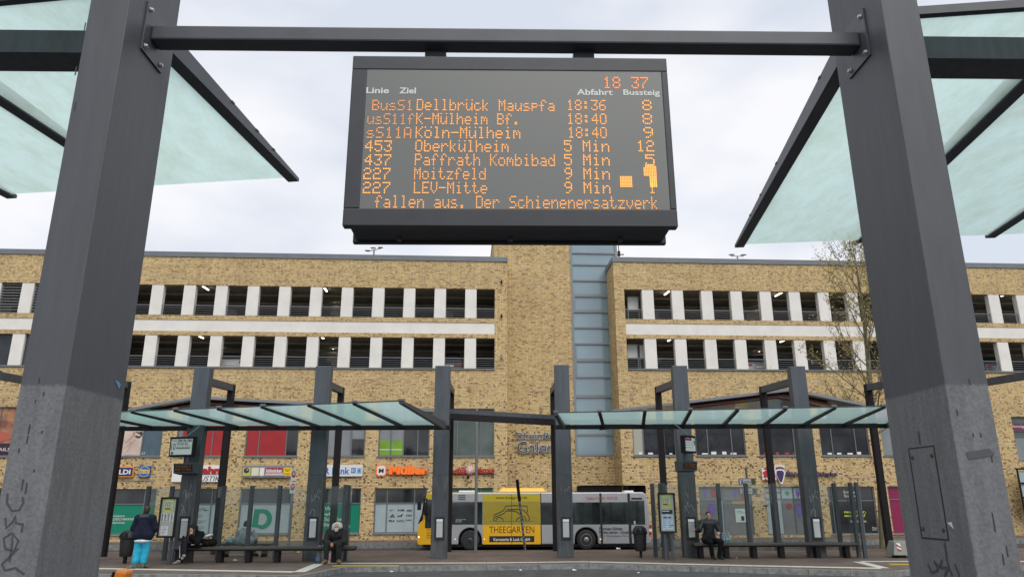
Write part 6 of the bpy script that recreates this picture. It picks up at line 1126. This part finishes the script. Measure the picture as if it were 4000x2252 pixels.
for a, c in ((V['hipR'] + Vector((.09, -.05, .03)), V['knL'] + Vector((.28, -.02, .02))), (V['knL'] + Vector((-.06, -.06, 0)), V['knL'].lerp(V['anL'], .8) + Vector((.04, -.065, 0)))): b.beam(a, c, .014, .014)
b.build('side_stripe', WPAPER, t)
ph = V['wrL'] + Vector((.06, -.07, .05)); tag(MB(mw(t)).hexa([(ph.x - .035, ph.y - .01, ph.z - .06), (ph.x + .04, ph.y - .01, ph.z - .06), (ph.x + .04, ph.y, ph.z - .06), (ph.x - .035, ph.y, ph.z - .06), (ph.x - .035, ph.y - .05, ph.z + .07), (ph.x + .04, ph.y - .05, ph.z + .07), (ph.x + .04, ph.y - .04, ph.z + .07), (ph.x - .035, ph.y - .04, ph.z + .07)]).build('phone', mat('phone_black', (.01, .01, .011), .2)), 'small black phone held by the hooded person on the bench', 'phone')
# --- grey hooded jumper, seen from behind the screen
g0 = at_y(951, 2170, 26.0)
t, V = person('person in pale grey jumper seen from behind, sitting beyond the glass screen', (g0.x, 26.0, 0), R(-6), dict(head=(-.02, .06, 1.03), face=(.3, 1, -.35), neck=(0, .02, .9), pel=(0, 0, .5), shL=(-.2, .02, .84), shR=(.2, .02, .82), elL=(-.29, .12, .6), elR=(.3, .1, .58), wrL=(-.12, .34, .52), wrR=(.14, .34, .52), hipL=(-.1, .05, .50), hipR=(.1, .05, .5), knL=(-.13, .45, .5), knR=(.16, .45, .5), anL=(-.12, .42, .1), anR=(.2, .38, .1), toL=(-.12, .55, .04), toR=(.24, .52, .04)))
soft(torso(V, .08, .16, .12, .19) + sleeves(V, .1, .095, .06) + [cap((-.06, -.05, .9), (.06, -.05, .9), .07)], 'jumper', fabric('pale_grey_jumper', (.36, .40, .46)), t, .015, .06); soft(legs(V, .085, .075, .06), 'trousers', BLK, t, .014); soft(shoes(V), 'shoes', BLK, t, .013)
soft([ell(V['head'] + Vector((0, -.02, .02)), (.092, .105, .118)), ell(V['head'] + Vector((0, -.06, -.06)), (.07, .05, .08))], 'hair', HAIRD, t, .011)
bt = thing('bench', 'plain dark bench beyond the glass screen under the grey jumper', 'bench', (g0.x, 26.1, 0), 0, 'benches under the far shelters'); MB().box(g0.x - .9, g0.x + .9, 25.9, 26.3, .36, .42).build('seat', WOOD, bt)
for x in (-.7, .6): MB().box(g0.x + x, g0.x + x + .12, 25.95, 26.25, 0, .359).build('leg', BLACK, bt)
# --- white-haired man
g0 = at_y(1297, 2190, 23.2)
WH = mat('white_hair', (.62, .60, .54), .8, c2=(.42, .40, .35), scale=30, bump=.4)
t, V = person('person with bushy white hair and beard in dark maroon jacket, sitting with clasped hands', (g0.x, 23.45, 0), R(2), dict(head=(.06, -.15, 1.04), face=(.05, -1, -.25), up=(0, -.2, .97), neck=(.03, -.06, .93), pel=(0, .1, .55), shL=(-.2, -.02, .88), shR=(.23, -.02, .88), elL=(-.27, -.1, .62), elR=(.30, -.1, .62), wrL=(-.08, -.38, .575), wrR=(.06, -.38, .575), gL=(.55, -.5, -.6), gR=(-.55, -.5, -.6), nL=(.5, .6, -.3), nR=(-.5, .6, -.3), sL=(.3, -.6, .6), sR=(-.3, -.6, .6), hipL=(-.1, .06, .53), hipR=(.12, .06, .53), knL=(-.17, -.40, .53), knR=(.19, -.40, .53), anL=(-.16, -.36, .1), anR=(.2, -.36, .1), toL=(-.21, -.54, .05), toR=(.27, -.54, .05), brow=WH), SKINR)
soft(torso(V, .07, .14, .1, .16, .02) + sleeves(V, .1, .095, .068) + [cap((.0, -.06, .9), (.06, -.07, .93), .1)], 'jacket', mat('dark_maroon_jacket', (.020, .009, .011), .8, c2=(.012, .012, .013), scale=3, bump=.3), t, .015, .05); soft([ell((-.03, .06, 1.03), (.12, .09, .14)), ell((-.05, .07, 1.12), (.06, .06, .1)), cap((-.1, .03, .93), (.1, .03, .93), .09)], 'hood', BLK, t, .014)
soft([ell(V['head'] + Vector((0, .03, .045)), (.112, .105, .1)), ell(V['head'] + Vector((-.10, .01, .0)), (.055, .075, .10)), ell(V['head'] + Vector((.10, .01, .02)), (.06, .075, .095)), ell(V['head'] + Vector((.13, .0, -.01)), (.04, .04, .03)), ell(V['head'] + Vector((-.12, .0, -.06)), (.035, .05, .05)), ('e', V['head'] + Vector((0, -.10, -.0)), (.06, .06, .085), 'cut')], 'hair', WH, t, .011, .02)
soft([ell(V['head'] + Vector((0, -.085, -.095)), (.058, .038, .055)), cap(V['head'] + Vector((-.055, -.06, -.05)), V['head'] + Vector((0, -.1, -.1)), .022), cap(V['head'] + Vector((.055, -.06, -.05)), V['head'] + Vector((0, -.1, -.1)), .022), cap(V['head'] + Vector((-.03, -.115, -.055)), V['head'] + Vector((.03, -.115, -.055)), .012)], 'beard', WH, t, .009, .015)
soft(legs(V, .085, .085, .07, .93), 'trousers', fabric('dark_green_grey_trousers', (.022, .026, .024)), t, .014, .04); soft(shoes(V, .056), 'boots', mat('tan_boot', (.17, .10, .045), .7, var=.3, scale=14), t, .012)
# --- man in padded jacket
g0 = at_y(2783, 2182, 24.3)
t, V = person('person with short black hair in black padded jacket, arms spread, sitting on the bench', (g0.x, 24.5, 0), R(-2), dict(head=(.02, -.03, 1.29), face=(-.02, -1, -.05), neck=(.02, 0, 1.17), pel=(0, .06, .56), shL=(-.2, .0, 1.08), shR=(.22, 0, 1.08), elL=(-.33, -.1, .86), elR=(.33, -.05, .84), wrL=(-.47, -.28, .87), wrR=(.27, -.27, .80), gL=(-.7, -.5, .1), gR=(-.25, -.7, -.1), nL=(.3, -.2, .6), nR=(-.3, 0, -.6), sL=(0, .3, 1), sR=(-1, 0, .4), hipL=(-.1, .03, .54), hipR=(.11, .03, .54), knL=(-.07, -.42, .53), knR=(.27, -.40, .53), anL=(.0, -.28, .1), anR=(.2, -.30, .1), toL=(.03, -.45, .045), toR=(.27, -.46, .045)))
soft(torso(V, .08, .13, .1, .14) + sleeves(V, .088, .08, .058) + [cap((.02, 0, 1.14), (.02, -.01, 1.2), .09, .075)], 'jacket', mat('black_quilted', (.010, .011, .013), .45, var=.1), t, .014, .05)
b = MB(mw(t))
for k in range(8):
    z = .66 + k * .055; x = .195 - .01 * abs(k - 4); b.tube([(-x + .01, -.09, z), (-.1, -.135, z - .006), (.02, -.15, z - .008), (.13, -.135, z - .006), (x + .02, -.09, z)], .011, 5)
b.build('quilting', mat('quilt_seam', (.016, .017, .02), .5), t)
soft(legs(V, .085, .08, .066, 1.0), 'trousers', BLK, t, .014, .04); soft(shoes(V, .048), 'shoes', mat('black_shoe', (.01, .01, .011), .5), t, .012)
soft([ell(V['head'] + Vector((0, .025, .05)), (.086, .095, .085)), ell(V['head'] + Vector((0, .055, -.01)), (.078, .055, .085)), ('e', V['head'] + Vector((0, -.11, .02)), (.07, .06, .065), 'cut')], 'hair', mat('black_hair', (.012, .010, .010), .6), t, .010, .02)
# ================================================================== BAGS AND BOTTLES
p = at_y(806, 2134, 23.6); z = .462
t = thing('holdall', 'black holdall with looped handles on the bench beside the hooded person', 'bag', (p.x, 23.65, z)); soft([ell((0, 0, .12), (.28, .15, .11)), ell((.16, 0, .13), (.13, .14, .12)), ell((-.16, 0, .1), (.13, .13, .1))], 'bag', BLK, t, .014, .05); 
for y in (-.13, .1): MB(mw(t)).tube([(-.18, y, .08), (-.12, y - .03, .22), (0, y - .03, .16), (.1, y - .03, .05)], .012, 6).build('handle', DGREY, t)
t = thing('pillow', 'white crumpled pillow packet resting on the black holdall', 'pillow', (p.x - .12, 23.6, .68)); M_ = mw(t) @ Matrix.Rotation(R(-18), 4, 'Y'); v, f = sdf_mesh([ell((0, 0, .04), (.27, .16, .045)), ell((.18, 0, .05), (.13, .15, .05)), ell((-.2, 0, .03), (.1, .1, .03))], .013, .04); b = MB(M_); b.add([tuple(x) for x in v], [tuple(int(i) for i in x) for x in f], True); b.build('cover', mat('white_plastic', (.62, .61, .64), .45, var=.1, scale=8, bump=.6), t); MB(M_).box(-.08, .10, -.12, .1, .086, .092).build('print', mat('plum_print', (.10, .05, .07), .5), t)
p = at_y(905, 2130, 26.0); t = thing('carrier_bag', 'teal and white carrier bag beside the person in grey jumper', 'bag', (p.x - .05, 26.0, .42)); soft([ell((0, 0, .09), (.17, .12, .1)), ell((.09, 0, .14), (.09, .1, .09)), ell((-.12, 0, .05), (.07, .08, .05))], 'bag', mat('teal_white_plastic', (.05, .33, .36), .4, c2=(.58, .60, .62), scale=10), t, .015, .04)
PET = glass('clear_bottle_plastic', (.88, .93, .96), (.62, .68, .72), .62, .05); PETB = mat('bottle_label', (.10, .18, .40), .4)
def bottle(p, h, r, label, name='water_bottle', cap_m=None, group=None):
    t = thing(name, label, 'bottle', p, 0, group); M_ = mw(t); MB(M_).lathe((0, 0, 0), [(r * .8, 0), (r, .02), (r, h * .35), (r * .9, h * .42), (r, h * .5), (r * .95, h * .68), (r * .35, h * .88), (r * .3, h * .93)], 16).build('bottle', PET, t); MB(M_).lathe((0, 0, 0), [(r * .36, h * .93), (r * .36, h)], 12).build('cap', cap_m or mat('blue_cap', (.08, .2, .5), .4), t); MB(M_).lathe((0, 0, 0), [(r * 1.01, h * .12), (r * 1.01, h * .32)], 16).build('label_band', PETB, t); return t
p = at_z(1243, 2194, 0); t = bottle(p, .42, .085, 'large clear water bottle with a loop handle on the ground beside the white-haired man'); MB(mw(t)).tube([(-.06, 0, .36), (-.03, 0, .46), (.03, 0, .48), (.055, 0, .44), (.03, 0, .37)], .008, 6).build('handle', mat('handle_clear', (.5, .55, .6), .3), t)
p = at_z(1289, 2195, 0); t = thing('drink_carton', 'tall pink and white carton between the feet of the white-haired man', 'carton', p); MB(mw(t)).hexa([(-.055, -.04, 0), (.055, -.04, 0), (.055, .04, 0), (-.055, .04, 0), (-.05, -.035, .36), (.055, -.035, .36), (.055, .035, .36), (-.05, .035, .36)]).build('carton', mat('pink_carton', (.62, .36, .38), .5, c2=(.66, .60, .60), scale=9), t, bevel=.006); MB(mw(t)).lathe((0, 0, .36), [(.04, 0), (.035, .03), (.012, .035)], 10).build('cap', WPAPER, t)
b = MB(mw(t)); b.box(-.012, .012, -.043, -.0405, .04, .10); b.build('print', INK, t); MB(mw(t)).box(-.045, .045, -.042, -.0385, .28, .31).build('print_band', mat('lilac_print', (.35, .28, .45), .5), t)
p = at_z(1303, 2193, 0); t = thing('drink_jug', 'yellow labelled plastic jug behind the pink carton', 'jug', (p.x, p.y + .06, 0)); MB(mw(t)).lathe((0, 0, 0), [(.06, 0), (.068, .02), (.068, .2), (.05, .28), (.025, .31), (.025, .34)], 14).build('jug', mat('jug_yellow', (.40, .38, .08), .35, c2=(.5, .5, .42), scale=7), t); MB(mw(t)).tube([(.03, -.02, .31), (.08, -.02, .3), (.085, -.02, .2), (.06, -.02, .15)], .009, 6).build('handle', mat('jug_handle', (.5, .5, .4), .4), t)
p = at_y(2838, 2118, 24.6); t = thing('bottle_pack', 'shrink-wrapped pack of clear water bottles on the bench beside the padded jacket', 'bottle pack', (p.x, 24.62, .462))
for i in range(3):
    for j in range(2): MB(mw(t)).lathe((-.09 + i * .09, -.045 + j * .09, 0), [(.035, 0), (.043, .01), (.043, .2), (.03, .25), (.014, .3), (.014, .325)], 12).build('bottle', PET, t); MB(mw(t)).lathe((-.09 + i * .09, -.045 + j * .09, 0), [(.0436, .09), (.0436, .15)], 12).build('label_band', mat('pale_teal_label', (.22, .42, .45), .4), t)
MB(mw(t)).tube([(-.12, 0, .28), (-.04, 0, .37), (.06, 0, .37), (.12, 0, .28)], .01, 6).build('handle', PET, t)
# ================================================================== YOUNG TREE
TY = 32.5; rg = random.Random(11)
base = at_y(3449, 2140, TY); tr0 = thing('young_tree', 'tall slim young tree with sparse yellow-green leaves beside the near right pillar', 'tree', (base.x, TY, -.35))
BARK = mat('mottled_bark', (.10, .095, .045), .85, c2=(.20, .19, .11), scale=5, stretch=(3, 3, .8)); TWIG = mat('twig_bark', (.16, .13, .07), .85); LEAF = mat('spring_leaf', (.25, .215, .05), .6, c2=(.36, .29, .09), scale=3)
TP = [(3449, 2142), (3437, 1900), (3424, 1720), (3406, 1580), (3394, 1440), (3384, 1330), (3372, 1220), (3356, 1110), (3342, 1030), (3330, 950)]
TPt = [at_y(u, v, TY) for u, v in TP]; TPt[0].z = -.4; rad = [.14, .12, .115, .11, .10, .09, .075, .05, .03, .012]
bm_t = MB(); bm_t.tube(TPt, rad, 10); bm_t.build('trunk', BARK, tr0)
limbs, leaves = MB(), MB()
def leaf(p):
    for _ in range(1):
        s = .045 + .05 * rg.random(); a = Vector((rg.uniform(-1, 1), rg.uniform(-1, 1), rg.uniform(-1, .6))).normalized(); c = a.orthogonal().normalized(); c = (c + a.cross(c) * rg.uniform(-1, 1)).normalized()
        leaves.add([p, p + a * s * .6 + c * s * .42, p + a * s * 1.3, p + a * s * .6 - c * s * .42], [(0, 1, 2, 3)])
def branch(p, d, ln, r, lv):
    n = 5 if lv < 2 else 3; pts = [p]; q = p.copy(); dd = d.copy()
    for i in range(n):
        dd = (dd + Vector((rg.uniform(-.22, .22), rg.uniform(-.22, .22), .10 if lv < 2 else .04))).normalized(); q = q + dd * ln / n; pts.append(q.copy())
        if lv < 3:
            for _ in range(2 if lv else 1):
                if rg.random() < (.85 if lv < 2 else .6):
                    side = Vector((rg.uniform(-1, 1), rg.uniform(-1, 1), rg.uniform(-.2, .7))).normalized(); branch(q.copy(), (dd * .75 + side * .75).normalized(), ln * rg.uniform(.32, .5), r * .5, lv + 1)
        if lv >= 2:
            for _ in range(2):
                if rg.random() < .72: leaf(q + Vector((rg.uniform(-.08, .08), rg.uniform(-.08, .08), rg.uniform(-.08, .08))))
    limbs.tube(pts, [r * (1 - .75 * i / n) for i in range(n + 1)], 5 if lv < 2 else 4, False)
def on_trunk(t):
    k = t * (len(TPt) - 1); i = min(int(k), len(TPt) - 2); return TPt[i].lerp(TPt[i + 1], k - i)
for i in range(32):
    t = .24 + .74 * (i / 32); a = i * 2.4 + rg.uniform(-.4, .4); up = .35 + 1.1 * t; ln = (1.5 + 2.6 * (1 - abs(t - .5) * 1.5)) * (.75 + .4 * rg.random()) * (.62 if t > .8 else 1)
    branch(on_trunk(t), Vector((cos(a), sin(a) * .8, up)).normalized(), max(.8, ln * .82), .045 * (1.15 - t), 1)
for u, v in ((3280, 1650), (3180, 1680), (3240, 1610)):                       # low drooping boughs under the canopy edge
    q = at_y(u, v, TY - .5); d = q - on_trunk(.25); branch(on_trunk(.27), d.normalized(), d.length * 1.15, .035, 1)
limbs.build('limbs', TWIG, tr0); leaves.build('crown', LEAF, tr0)
print('LEAVES', len(leaves.f))
gp = at_z(3440, 2142, -.13); rg2 = random.Random(3); b = MB()
for _ in range(260):
    x, y = gp.x + rg2.uniform(-1.1, .9), 30.5 + rg2.uniform(-.25, .25); h = rg2.uniform(.05, .2); a = rg2.uniform(0, pi); w_ = .012; b.add([(x - w_ * cos(a), y - w_ * sin(a), -.16), (x + w_ * cos(a), y + w_ * sin(a), -.16), (x + rg2.uniform(-.06, .06), y + rg2.uniform(-.05, .05), h - .14)], [(0, 1, 2)])
tag(b.build('grass', mat('dull_grass', (.09, .11, .035), .8)), 'short dull grass at the foot of the young tree', 'grass', kind='stuff')
